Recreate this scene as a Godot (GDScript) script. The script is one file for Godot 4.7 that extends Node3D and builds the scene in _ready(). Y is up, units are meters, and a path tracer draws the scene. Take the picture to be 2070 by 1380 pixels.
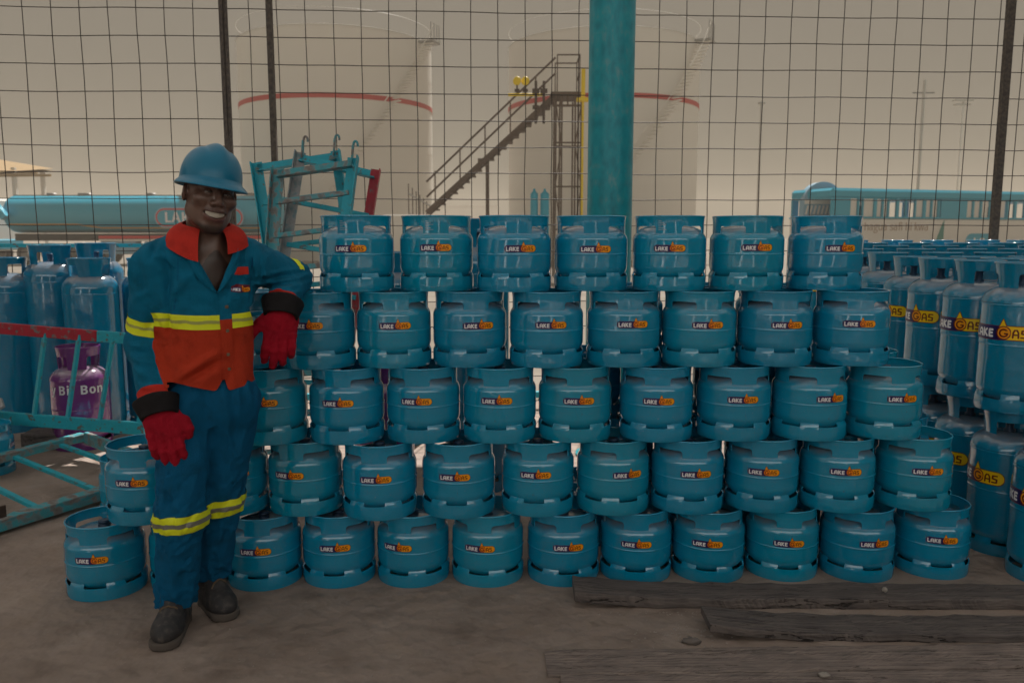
extends Node3D

# ------------------------------------------------------------------ helpers
var used := {}
var M := {}

class MB:
	# collects triangles (counter-clockwise from outside), shared points are smooth
	var v := PackedVector3Array()
	var n := PackedVector3Array()
	var uv := PackedVector2Array()
	var col := PackedColorArray()
	var ix := PackedInt32Array()
	var tint := Color.WHITE
	var with_uv := false
	var with_col := false
	func pt(p: Vector3, u := Vector2.ZERO) -> int:
		v.append(p)
		uv.append(u)
		col.append(tint)
		return v.size() - 1
	func tri(a: int, b: int, c: int) -> void:
		ix.append(a); ix.append(c); ix.append(b)
	func quad(a: int, b: int, c: int, d: int) -> void:
		tri(a, b, c)
		tri(a, c, d)
	func flat(a: Vector3, b: Vector3, c: Vector3, d: Vector3) -> void:
		var i := pt(a, Vector2(0, 0)); pt(b, Vector2(1, 0)); pt(c, Vector2(1, 1)); pt(d, Vector2(0, 1))
		quad(i, i + 1, i + 2, i + 3)
	func poly(ps: Array) -> void:
		var i := v.size()
		for p in ps:
			pt(p)
		for k in range(1, ps.size() - 1):
			tri(i, i + k, i + k + 1)
	func grid(rows: Array, close := false, uvs := []) -> void:
		var base := v.size()
		var w: int = rows[0].size()
		for r in rows.size():
			for c in w:
				pt(rows[r][c], uvs[r][c] if uvs.size() else Vector2(float(c) / maxf(w - 1, 1), float(r) / maxf(rows.size() - 1, 1)))
		for r in rows.size() - 1:
			for c in (w if close else w - 1):
				var c2 := (c + 1) % w
				quad(base + r * w + c, base + r * w + c2, base + (r + 1) * w + c2, base + (r + 1) * w + c)
	func lathe(prof: Array, seg: int, at := Vector3.ZERO) -> void:
		var rows := []
		for p in prof:
			var row := PackedVector3Array()
			for k in seg:
				var a := TAU * k / seg
				row.append(at + Vector3(p.x * sin(a), p.y, p.x * cos(a)))
			rows.append(row)
		grid(rows, true)
	func ring(r: float, y: float, minor: float, seg: int, sides := 8) -> void:
		var prof := []
		for k in sides + 1:
			var a := TAU * k / sides - PI / 2
			prof.append(Vector2(r + minor * cos(a), y + minor * sin(a)))
		lathe(prof, seg)
	func box(c: Vector3, s: Vector3, b := Basis.IDENTITY, bev := 0.0) -> void:
		var h := s * 0.5
		if bev <= 0.0:
			for ax in 3:
				for sg in [-1.0, 1.0]:
					var nn := Vector3.ZERO; nn[ax] = sg
					var t := Vector3.ZERO; t[(ax + 1) % 3] = 1.0
					var w := Vector3.ZERO; w[(ax + 2) % 3] = sg
					flat(c + b * ((nn - t - w) * h), c + b * ((nn + t - w) * h), c + b * ((nn + t + w) * h), c + b * ((nn - t + w) * h))
			return
		var e := Vector3(bev, bev, bev)
		var q := h - e
		for ax in 3:
			var a1 := (ax + 1) % 3
			var a2 := (ax + 2) % 3
			for sg in [-1.0, 1.0]:
				var ps := []
				for k in 4:
					var p := Vector3.ZERO
					p[ax] = sg * h[ax]
					p[a1] = q[a1] * (-1.0 if k == 0 or k == 3 else 1.0)
					p[a2] = sg * q[a2] * (-1.0 if k < 2 else 1.0)
					ps.append(c + b * p)
				flat(ps[0], ps[1], ps[2], ps[3])
			for s1 in [-1.0, 1.0]:
				for s2 in [-1.0, 1.0]:
					var p0 := Vector3.ZERO; p0[a1] = s1 * h[a1]; p0[a2] = s2 * q[a2]; p0[ax] = -q[ax]
					var p1 := p0; p1[ax] = q[ax]
					var p2 := Vector3.ZERO; p2[a1] = s1 * q[a1]; p2[a2] = s2 * h[a2]; p2[ax] = q[ax]
					var p3 := p2; p3[ax] = -q[ax]
					if s1 * s2 > 0:
						flat(c + b * p3, c + b * p2, c + b * p1, c + b * p0)
					else:
						flat(c + b * p0, c + b * p1, c + b * p2, c + b * p3)
		for sx in [-1.0, 1.0]:
			for sy in [-1.0, 1.0]:
				for sz in [-1.0, 1.0]:
					var pa := Vector3(sx * h.x, sy * q.y, sz * q.z)
					var pb := Vector3(sx * q.x, sy * h.y, sz * q.z)
					var pc := Vector3(sx * q.x, sy * q.y, sz * h.z)
					if sx * sy * sz > 0:
						poly([c + b * pa, c + b * pb, c + b * pc])
					else:
						poly([c + b * pa, c + b * pc, c + b * pb])
	func bar(a: Vector3, b: Vector3, w: float, t: float, bev := 0.0, up := Vector3.UP) -> void:
		# rectangular bar from a to b: w across, t along "up"
		var y := (b - a).normalized()
		var x := up.cross(y)
		if x.length() < 0.01:
			x = Vector3.RIGHT.cross(y)
		x = x.normalized()
		box((a + b) * 0.5, Vector3(w, (b - a).length(), t), Basis(x, y, x.cross(y)), bev)
	func tube(ps: Array, r: float, seg := 8, caps := true) -> void:
		var rows := []
		var nrm := Vector3.ZERO
		for i in ps.size():
			var d: Vector3 = (ps[mini(i + 1, ps.size() - 1)] - ps[maxi(i - 1, 0)]).normalized()
			if i == 0:
				nrm = d.cross(Vector3(0.31, 0.2, 0.93) if absf(d.z) < 0.9 else Vector3(0.9, 0.3, 0.1)).normalized()
			nrm = (nrm - d * nrm.dot(d)).normalized()
			var bn := d.cross(nrm)
			var row := PackedVector3Array()
			for k in seg:
				var a := TAU * k / seg
				row.append(ps[i] + (nrm * cos(a) + bn * sin(a)) * r)
			rows.append(row)
		grid(rows, true)
		if caps:
			var r0: Array = Array(rows[0]); r0.reverse()
			poly(r0)
			poly(Array(rows[rows.size() - 1]))
	func strip_ring(rad: Callable, th: float, lo: Callable, hi: Callable, angs: PackedFloat32Array, nv: int) -> void:
		# thin curved wall between two heights that change with the angle
		var out_r := []; var in_r := []
		for j in nv + 1:
			var ro := PackedVector3Array(); var ri := PackedVector3Array()
			for a in angs:
				var y: float = lerpf(lo.call(a), hi.call(a), float(j) / nv)
				var r: float = rad.call(y)
				ro.append(Vector3(r * sin(a), y, r * cos(a)))
				ri.append(Vector3((r - th) * sin(a), y, (r - th) * cos(a)))
			out_r.append(ro); in_r.append(ri)
		grid(out_r)
		var rev := []
		for j in range(nv, -1, -1):
			rev.append(in_r[j])
		grid(rev)
		grid([in_r[0], out_r[0]])
		grid([out_r[nv], in_r[nv]])
	func normals() -> PackedVector3Array:
		var r := PackedVector3Array()
		r.resize(v.size())
		for t in range(0, ix.size(), 3):
			var a := ix[t]; var b := ix[t + 2]; var c := ix[t + 1]
			var f := (v[b] - v[a]).cross(v[c] - v[a])
			r[a] += f; r[b] += f; r[c] += f
		for i in r.size():
			r[i] = r[i].normalized() if r[i].length_squared() > 1e-20 else Vector3.UP
		return r
	func mesh() -> ArrayMesh:
		var arr := []
		arr.resize(Mesh.ARRAY_MAX)
		arr[Mesh.ARRAY_VERTEX] = v
		arr[Mesh.ARRAY_NORMAL] = n if n.size() == v.size() else normals()
		if with_uv:
			arr[Mesh.ARRAY_TEX_UV] = uv
		if with_col:
			arr[Mesh.ARRAY_COLOR] = col
		arr[Mesh.ARRAY_INDEX] = ix
		var m := ArrayMesh.new()
		m.add_surface_from_arrays(Mesh.PRIMITIVE_TRIANGLES, arr)
		return m
	func shift(by: Vector3) -> MB:
		for i in v.size():
			v[i] += by
		return self
	func add(o: MB) -> void:
		var base := v.size()
		v.append_array(o.v); uv.append_array(o.uv); col.append_array(o.col)
		for i in o.ix:
			ix.append(base + i)
	func add_all(o: MB) -> void:
		# joins another sheet, keeping its normals
		var base := v.size()
		if n.size() != v.size():
			n = normals()
		v.append_array(o.v); uv.append_array(o.uv); col.append_array(o.col)
		n.append_array(o.n if o.n.size() == o.v.size() else o.normals())
		for i in o.ix:
			ix.append(base + i)
	func split(g: PackedFloat32Array) -> Array:
		# cuts the mesh along g = 0: [where g < 0, where g >= 0]
		if n.size() != v.size():
			n = normals()
		var res := [MB.new(), MB.new()]
		var map := [{}, {}]
		var cut := [{}, {}]
		for t in range(0, ix.size(), 3):
			var id := [ix[t], ix[t + 2], ix[t + 1]]
			for s in 2:
				var sg := -1.0 if s == 0 else 1.0
				var o: MB = res[s]
				var pol := []
				for k in 3:
					var a: int = id[k]; var b: int = id[(k + 1) % 3]
					var ga := g[a] * sg; var gb := g[b] * sg
					if ga >= 0.0:
						if not map[s].has(a):
							map[s][a] = o.v.size()
							o.v.append(v[a]); o.n.append(n[a]); o.uv.append(uv[a]); o.col.append(col[a])
						pol.append(map[s][a])
					if (ga >= 0.0) != (gb >= 0.0):
						var key := mini(a, b) * 4194304 + maxi(a, b)
						if not cut[s].has(key):
							var lo := mini(a, b); var hi := maxi(a, b)
							var w := g[lo] / (g[lo] - g[hi])
							cut[s][key] = o.v.size()
							o.v.append(v[lo].lerp(v[hi], w)); o.n.append(n[lo].lerp(n[hi], w).normalized()); o.uv.append(uv[lo].lerp(uv[hi], w)); o.col.append(col[lo].lerp(col[hi], w))
						pol.append(cut[s][key])
				for k in range(1, pol.size() - 1):
					o.tri(pol[0], pol[k], pol[k + 1])
		return res
	func cut(f: Callable, keep_positive := true) -> MB:
		var g := PackedFloat32Array()
		g.resize(v.size())
		for i in v.size():
			g[i] = f.call(v[i])
		return split(g)[1 if keep_positive else 0]
	func grown(by: float) -> MB:
		# the same sheet moved outwards along its normals
		var o := MB.new()
		if n.size() != v.size():
			n = normals()
		o.v = v.duplicate(); o.n = n.duplicate(); o.uv = uv.duplicate(); o.col = col.duplicate(); o.ix = ix.duplicate()
		for i in v.size():
			o.v[i] += n[i] * by
		return o

func numbered(called: String, parent: Node) -> String:
	var key := str(parent.get_instance_id()) + called
	var k: int = used.get(key, 0)
	used[key] = k + 1
	return called if k == 0 else "%s_%03d" % [called, k]

func put(called: String, mb, mat: Material, parent: Node = self) -> MeshInstance3D:
	var o := MeshInstance3D.new()
	o.mesh = mb.mesh() if mb is MB else mb
	o.material_override = mat
	o.name = numbered(called, parent)
	parent.add_child(o, true)
	return o

func tag(o: Node, label: String, category := "", group := "", kind := "") -> Node:
	if label: o.set_meta("label", label)
	if category: o.set_meta("category", category)
	if group: o.set_meta("group", group)
	if kind: o.set_meta("kind", kind)
	return o

func thing(called: String, label: String, category: String, at := Vector3.ZERO, turn := 0.0, group := "") -> Node3D:
	var o := Node3D.new()
	o.name = numbered(called, self)
	add_child(o, true)
	o.position = at
	o.rotation.y = turn
	tag(o, label, category, group)
	return o

func copy(src: Node3D, label: String, at: Vector3, turn: float, group := "") -> Node3D:
	var o: Node3D = src.duplicate()
	o.name = numbered(String(src.name), self)
	add_child(o, true)
	o.position = at
	o.rotation = Vector3(0, turn, 0)
	tag(o, label, "", group)
	return o

func lin(r: float, g: float, b: float) -> Color:
	return Color(r, g, b).linear_to_srgb()

func mat(c: Color, rough := 0.6, metal := 0.0, spec := 0.5) -> StandardMaterial3D:
	var m := StandardMaterial3D.new()
	m.albedo_color = c
	m.roughness = rough
	m.metallic = metal
	m.metallic_specular = spec
	m.cull_mode = BaseMaterial3D.CULL_DISABLED
	return m

func noise(seed_: int, freq: float, oct := 4) -> FastNoiseLite:
	var f := FastNoiseLite.new()
	f.seed = seed_
	f.frequency = freq
	f.fractal_octaves = oct
	f.noise_type = FastNoiseLite.TYPE_SIMPLEX_SMOOTH
	return f

func tex_of(img: Image) -> ImageTexture:
	img.generate_mipmaps()
	return ImageTexture.create_from_image(img)

func seamless(w: int, h: int, seed_: int, freq: float, oct := 5) -> Image:
	return noise(seed_, freq, oct).get_seamless_image(w, h)

func ramped(img: Image, stops: Array) -> Image:
	# grey picture -> colours through [position, colour] stops
	var g := Gradient.new()
	var off := PackedFloat32Array(); var cs := PackedColorArray()
	for s in stops:
		off.append(s[0]); cs.append(s[1])
	g.offsets = off; g.colors = cs
	var lut := []
	for k in 256:
		lut.append(g.sample(k / 255.0))
	var o := Image.create(img.get_width(), img.get_height(), false, Image.FORMAT_RGB8)
	for y in img.get_height():
		for x in img.get_width():
			o.set_pixel(x, y, lut[int(img.get_pixel(x, y).r * 255.0)])
	return o

func normal_tex(img: Image, strength: float) -> ImageTexture:
	var o: Image = img.duplicate()
	o.convert(Image.FORMAT_RGBA8)
	o.bump_map_to_normal_map(strength)
	return tex_of(o)

# ------------------------------------------------------------------ distance-field modelling
static func smin(a: float, b: float, k: float) -> float:
	var h := maxf(k - absf(a - b), 0.0) / k
	return minf(a, b) - h * h * k * 0.25

static func smax(a: float, b: float, k: float) -> float:
	return -smin(-a, -b, k)

static func cap(p: Vector3, a: Vector3, b: Vector3, ra: float, rb: float) -> float:
	var ba := b - a
	var t := clampf((p - a).dot(ba) / ba.length_squared(), 0.0, 1.0)
	return (p - a - ba * t).length() - lerpf(ra, rb, t)

static func ell(p: Vector3, c: Vector3, r: Vector3) -> float:
	var q := p - c
	var k0 := (q / r).length()
	var k1 := (q / (r * r)).length()
	return k0 * (k0 - 1.0) / maxf(k1, 1e-6)

static func rbox(p: Vector3, c: Vector3, h: Vector3, r: float) -> float:
	var q := (p - c).abs() - h + Vector3(r, r, r)
	return q.max(Vector3.ZERO).length() + minf(maxf(q.x, maxf(q.y, q.z)), 0.0) - r

func sdf_mesh(f: Callable, lo: Vector3, hi: Vector3, h: float, lip := 1.35) -> MB:
	var nx := int(ceil((hi.x - lo.x) / h / 4.0)) * 4
	var ny := int(ceil((hi.y - lo.y) / h / 4.0)) * 4
	var nz := int(ceil((hi.z - lo.z) / h / 4.0)) * 4
	var sx := 1
	var sy := nx + 1
	var sz := (nx + 1) * (ny + 1)
	var val := PackedFloat32Array()
	val.resize(sz * (nz + 1))
	val.fill(1e9)
	var cell := PackedInt32Array()
	cell.resize(sz * (nz + 1))
	cell.fill(-1)
	var blocks := []
	var reach := h * 3.47 * lip + h
	for bz in range(0, nz, 4):
		for by in range(0, ny, 4):
			for bx in range(0, nx, 4):
				var d: float = f.call(lo + Vector3(bx + 2, by + 2, bz + 2) * h)
				if absf(d) > reach:
					continue
				blocks.append(Vector3i(bx, by, bz))
				for k in 5:
					for j in 5:
						var at := (bz + k) * sz + (by + j) * sy + bx
						for i in 5:
							if val[at + i] > 1e8:
								val[at + i] = f.call(lo + Vector3(bx + i, by + j, bz + k) * h)
	var o := MB.new()
	var corner := [0, sx, sy, sx + sy, sz, sz + sx, sz + sy, sz + sx + sy]
	var edges := [[0, 1], [2, 3], [4, 5], [6, 7], [0, 2], [1, 3], [4, 6], [5, 7], [0, 4], [1, 5], [2, 6], [3, 7]]
	var off := [Vector3(0, 0, 0), Vector3(1, 0, 0), Vector3(0, 1, 0), Vector3(1, 1, 0), Vector3(0, 0, 1), Vector3(1, 0, 1), Vector3(0, 1, 1), Vector3(1, 1, 1)]
	for b in blocks:
		for k in 4:
			for j in 4:
				for i in 4:
					var at: int = (b.z + k) * sz + (b.y + j) * sy + b.x + i
					var neg := 0
					for c in 8:
						if val[at + corner[c]] < 0.0:
							neg += 1
					if neg == 0 or neg == 8:
						continue
					var s := Vector3.ZERO
					var cnt := 0
					for e in edges:
						var va := val[at + corner[e[0]]]
						var vb := val[at + corner[e[1]]]
						if (va < 0.0) != (vb < 0.0):
							s += off[e[0]].lerp(off[e[1]], va / (va - vb))
							cnt += 1
					cell[at] = o.pt(lo + (Vector3(b.x + i, b.y + j, b.z + k) + s / cnt) * h)
	var st := [sx, sy, sz]
	for b in blocks:
		for k in 4:
			for j in 4:
				for i in 4:
					var at: int = (b.z + k) * sz + (b.y + j) * sy + b.x + i
					if cell[at] < 0:
						continue
					var va := val[at]
					for ax in 3:
						var vb := val[at + st[ax]]
						if (va < 0.0) == (vb < 0.0):
							continue
						var d1: int = st[(ax + 1) % 3]
						var d2: int = st[(ax + 2) % 3]
						if at - d1 - d2 < 0:
							continue
						var qa := cell[at]; var qb := cell[at - d1]; var qc := cell[at - d1 - d2]; var qd := cell[at - d2]
						if qb < 0 or qc < 0 or qd < 0:
							continue
						if va < 0.0:
							o.quad(qa, qb, qc, qd)
						else:
							o.quad(qd, qc, qb, qa)
	return o

# ------------------------------------------------------------------ the print on the cylinders
func seg(p: Vector2, a: Vector2, b: Vector2) -> float:
	var ba := b - a
	var t := clampf((p - a).dot(ba) / maxf(ba.length_squared(), 1e-6), 0.0, 1.0)
	return (p - a - ba * t).length()

func logo(fill: Color) -> ImageTexture:
	# drawn on 478 x 165 units
	var w := 478; var h := 165
	var img := Image.create(w, h, false, Image.FORMAT_RGB8)
	var navy := Color(0.10, 0.09, 0.36)
	var rim := Color(0.42, 0.05, 0.12)
	var ink := Color(0.42, 0.03, 0.01)
	var white := Color(0.93, 0.93, 0.93)
	var lake := [[[34, 84, 34, 134], [34, 134, 58, 134]], [[78, 134, 78, 100], [78, 100, 86, 88], [86, 88, 104, 88], [104, 88, 112, 100], [112, 100, 112, 134], [80, 117, 110, 117]], [[132, 84, 132, 134], [136, 109, 160, 86], [140, 108, 163, 134]], [[184, 88, 184, 134], [184, 88, 208, 88], [184, 110, 205, 110], [184, 134, 208, 134]]]
	var gas := [[[344, 134, 346, 98], [346, 98, 354, 82], [354, 82, 368, 82], [368, 82, 376, 98], [376, 98, 378, 134], [346, 114, 376, 114]], [[424, 84, 398, 84], [398, 84, 396, 104], [396, 104, 424, 110], [424, 110, 422, 132], [422, 132, 394, 132]]]
	for y in h:
		for x in w:
			var p := Vector2((x + 0.5) * 478.0 / w, (y + 0.5) * 165.0 / h)
			var c := navy
			# navy pill on the left, its rim
			var q := Vector2(absf(p.x - 160.0) - 105.0, absf(p.y - 107.0))
			var dn := Vector2(maxf(q.x, 0.0), q.y).length() - 51.0
			if dn > -4.0:
				c = rim
			# pill on the right
			q = Vector2(absf(p.x - 358.0) - 66.0, absf(p.y - 104.0))
			var dp := Vector2(maxf(q.x, 0.0), q.y).length() - 52.0
			var dg := (p - Vector2(286, 104)).length() - 50.0
			var dfl := maxf(absf(p.x - 280.0) - 4.0 - (p.y - 4.0) * 0.42, absf(p.y - 40.0) - 36.0)
			var dr := minf(dp, minf(dg, dfl))
			if dr < 1.0:
				c = rim if dr > -5.5 else fill
				if minf(dg, dfl) < 0.0 and c == fill:
					c = fill.lerp(Color(0.97, 0.45, 0.03), 0.45 if dg < 0.0 and p.y > 60.0 else 0.0)
				if dg < -2.0 and dg > -9.0 and p.x < 330.0:
					c = rim
			if p.x < 225.0 and p.y > 70.0:
				for l in lake:
					for s in l:
						if seg(p, Vector2(s[0], s[1]), Vector2(s[2], s[3])) < 7.6:
							c = white
			elif p.x > 255.0 and p.y > 70.0:
				for l in gas:
					for s in l:
						if seg(p, Vector2(s[0], s[1]), Vector2(s[2], s[3])) < 5.4:
							c = ink
				var g := p - Vector2(286, 106)
				if absf(g.length() - 25.0) < 5.6 and not (g.x > 8.0 and g.y < 2.0 and g.y > -16.0):
					c = ink
				if absf(g.y - 3.0) < 5.5 and g.x > 4.0 and g.x < 28.0:
					c = ink
			img.set_pixel(x, y, c)
	return tex_of(img)

func sticker(width: float, y0: float, rad: Callable) -> MB:
	# the outline of the two pills and the flame, bent round the shell; y0 is the lower edge
	var o := MB.new()
	o.with_uv = true
	var k := width / 478.0
	var rows := [PackedVector3Array(), PackedVector3Array(), PackedVector3Array(), PackedVector3Array()]
	var uvs := [[], [], [], []]
	for i in 97:
		var x := 4.0 + 470.0 * i / 96.0
		var top := 200.0; var bot := -1.0
		for c in [[55.0, 265.0, 107.0, 51.0], [292.0, 424.0, 104.0, 52.0], [286.0, 286.0, 104.0, 50.0]]:
			var dx := maxf(maxf(c[0] - x, x - c[1]), 0.0)
			if dx < c[3]:
				var hh := sqrt(c[3] * c[3] - dx * dx)
				top = minf(top, c[2] - hh)
				bot = maxf(bot, c[2] + hh)
		if absf(x - 280.0) < 34.0:
			top = minf(top, 4.0 + maxf(absf(x - 280.0) - 4.0, 0.0) / 0.42)
		for r in 4:
			var py := lerpf(bot, top, r / 3.0)
			var y := y0 + (158.0 - py) * k
			var rr: float = rad.call(y) + 0.0009
			var a: float = (x - 239.0) * k / float(rad.call(y0))
			rows[r].append(Vector3(rr * sin(a), y, rr * cos(a)))
			uvs[r].append(Vector2(x / 478.0, py / 165.0))
	o.grid(rows, false, uvs)
	return o

# ------------------------------------------------------------------ gas cylinders
func prof_at(prof: Array) -> Callable:
	return func(y: float) -> float:
		for i in range(1, prof.size()):
			if y <= prof[i].y:
				return lerpf(prof[i - 1].x, prof[i].x, clampf((y - prof[i - 1].y) / maxf(prof[i].y - prof[i - 1].y, 1e-6), 0.0, 1.0))
		return prof[prof.size() - 1].x

func win_angles(count: int, half: float, soft: float) -> PackedFloat32Array:
	# angles round a ring with extra ones where the openings begin and end (an opening is centred half-way between tabs)
	var a := PackedFloat32Array()
	for k in count:
		var mid := TAU * (k + 0.5) / count
		var nxt := TAU * (k + 1.5) / count
		for s in [-half, -half + soft * 0.06, -half + soft * 0.3, -half + soft * 0.65, -half + soft]:
			a.append(mid + s)
		for s in range(1, 6):
			a.append(mid + lerpf(-half + soft, half - soft, s / 6.0))
		for s in [half - soft, half - soft * 0.65, half - soft * 0.3, half - soft * 0.06, half]:
			a.append(mid + s)
		for s in range(1, 6):
			a.append(lerpf(mid + half, nxt - half, s / 6.0))
	a.append(a[0] + TAU)
	return a

func opening(a: float, count: int, half: float, soft: float) -> float:
	# 0 on a tab, rising with rounded corners to 1 in an opening
	var step := TAU / count
	var d := absf(fposmod(a, step) - step * 0.5)
	if d >= half - 1e-5:
		return 0.0
	var t := clampf((half - d) / soft, 0.0, 1.0)
	return 0.7 + 0.3 * sqrt(1.0 - (1.0 - t) * (1.0 - t))

func dome_rows(o: MB, prof: Array, seg_: int, grey_from: float, grey_to: float, dust_sheen: Color, seed_: int) -> void:  # grey of dust and of reflected surroundings, painted into the upper dome
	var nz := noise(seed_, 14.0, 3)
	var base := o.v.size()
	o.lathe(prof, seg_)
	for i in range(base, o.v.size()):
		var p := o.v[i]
		var d := smoothstep(grey_from, grey_to, p.y + 0.012 * nz.get_noise_3dv(p))
		o.col[i] = o.tint.lerp(dust_sheen, d * (0.75 + 0.25 * nz.get_noise_3dv(p * 3.0)))

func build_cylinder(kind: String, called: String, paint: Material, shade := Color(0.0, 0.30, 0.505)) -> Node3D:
	var t := thing(called, "", "gas cylinder")
	# sizes: radius, height, foot ring, seam heights, dome start, dome top, collar radius, openings
	var R := 0.1525; var H := 0.305; var foot := 0.066; var slot := 0.0575; var d0 := 0.206; var d1 := 0.267
	var cr := 0.1415; var cwin := 0.263; var ccount := 4; var chalf := deg_to_rad(24.0); var sw := 0.132; var sy := 0.158
	var seams := [0.148]
	var dust_sheen := Color(0.20, 0.20, 0.22) if kind != "purple" else Color(0.30, 0.24, 0.30)  # dome grey: dust plus a painted reflection of bright surroundings
	if kind == "tall":
		R = 0.155; H = 0.6625; foot = 0.075; slot = 0.058; d0 = 0.485; d1 = 0.56; cr = 0.098; cwin = 0.612; ccount = 3; chalf = deg_to_rad(33.0); sw = 0.30; sy = 0.325
		seams = [0.30, 0.478]
	elif kind == "large":
		R = 0.185; H = 1.37; foot = 0.08; slot = 0.06; d0 = 1.14; d1 = 1.25; cr = 0.13; cwin = 1.32; ccount = 3; chalf = deg_to_rad(24.0)
		seams = [1.10]
	elif kind == "purple":
		R = 0.185; H = 0.70; foot = 0.085; slot = 0.062; d0 = 0.475; d1 = 0.56; cr = 0.125; cwin = 0.635; ccount = 3; chalf = deg_to_rad(33.0)
		seams = [0.28]
	var prof := [Vector2(R * 0.35, foot - 0.040), Vector2(R * 0.72, foot - 0.026), Vector2(R * 0.86, foot - 0.013), Vector2(R * 0.925, foot - 0.002), Vector2(R * 0.965, foot + 0.009), Vector2(R * 0.99, foot + 0.020), Vector2(R, foot + 0.032)]
	for s in seams:
		prof.append_array([Vector2(R, s - 0.005), Vector2(R + 0.0012, s - 0.003), Vector2(R + 0.0018, s), Vector2(R + 0.0012, s + 0.002), Vector2(R - 0.0004, s + 0.0035), Vector2(R, s + 0.008)])
	prof.append(Vector2(R, d0))
	var outer := prof.duplicate()
	for k in range(1, 9):
		var a := PI / 2 * k / 9.0
		prof.append(Vector2(R * pow(cos(a), 0.54), d0 + (d1 - d0) * pow(sin(a), 1.15)))
	prof.append(Vector2(R * 0.18, d1 - 0.001))
	prof.append(Vector2(0.004, d1))
	var rad := prof_at(prof)
	var b := MB.new()
	b.with_col = true
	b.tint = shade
	dome_rows(b, prof, 48, d0 + (d1 - d0) * 0.25, d0 + (d1 - d0) * 0.7, dust_sheen, 5)
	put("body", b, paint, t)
	# foot ring with slots under the body
	var fr := R + 0.0015
	var fa := win_angles(6, deg_to_rad(16.5), deg_to_rad(3.0))
	var f := MB.new()
	f.with_col = true
	f.tint = shade
	f.strip_ring(func(y): return fr - 0.004 * (1.0 - smoothstep(0.0, 0.012, y)) - (0.007 * smoothstep(slot, foot + 0.008, y)), 0.0045,
		func(_a): return 0.0, func(a): return lerpf(foot + 0.008, slot, opening(a + PI / 6.0, 6, deg_to_rad(16.5), deg_to_rad(3.0))), _rot(fa, -PI / 6.0), 5)
	f.ring(fr - 0.006, 0.004, 0.004, 48, 6)
	put("foot_ring", f, paint, t)
	# collar with its openings and rolled rim
	var soft := deg_to_rad(5.0)
	var ca := win_angles(ccount, chalf, soft)
	var low: float = d1
	for i in range(prof.size() - 1, 0, -1):
		if prof[i].x >= cr:
			low = prof[i].y
			break
	low -= 0.004
	var flare := 0.0 if kind == "small" else 0.012
	var c := MB.new()
	c.with_col = true
	c.tint = shade
	var half := chalf
	var n := ccount
	c.strip_ring(func(y): return cr + flare * smoothstep(low, H, y) + (0.003 * smoothstep(cwin + 0.01, H, y)), 0.004,
		func(a): return lerpf(low, cwin, opening(a, n, half, soft)), func(_a): return H - 0.004, ca, 6)
	c.ring(cr + flare + 0.0005, H - 0.0042, 0.0042, 48, 8)
	put("collar", c, paint, t)
	# valve
	var va := MB.new()
	var vt := minf(H - 0.016, d1 + 0.055)
	va.lathe([Vector2(0.024, d1 - 0.004), Vector2(0.024, d1 + 0.006), Vector2(0.017, d1 + 0.008), Vector2(0.017, vt - 0.012), Vector2(0.022, vt - 0.01), Vector2(0.022, vt), Vector2(0.012, vt + 0.001), Vector2(0.001, vt + 0.001)], 16)
	put("valve", va, M.valve, t)
	if kind == "small" or kind == "tall":
		put("sticker", sticker(sw, sy, rad), M.logo if kind == "small" else M.logo_yellow, t)
	return t

func _rot(a: PackedFloat32Array, by: float) -> PackedFloat32Array:
	var o := PackedFloat32Array()
	for x in a:
		o.append(x + by)
	return o

func repaint(o: Node3D, k: int) -> void:
	for c in o.get_children():
		if c is MeshInstance3D and c.material_override == M.paint[0]:
			c.material_override = M.paint[k % M.paint.size()]
		if String(c.name) == "sticker":
			c.rotation.y = 0.05 * sin(k * 12.9)
			c.position.y = 0.003 * sin(k * 7.7)

func nth(i: int) -> String:
	return ["first", "second", "third", "fourth", "fifth", "sixth", "seventh", "eighth", "ninth", "tenth", "eleventh", "twelfth"][i]

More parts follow.
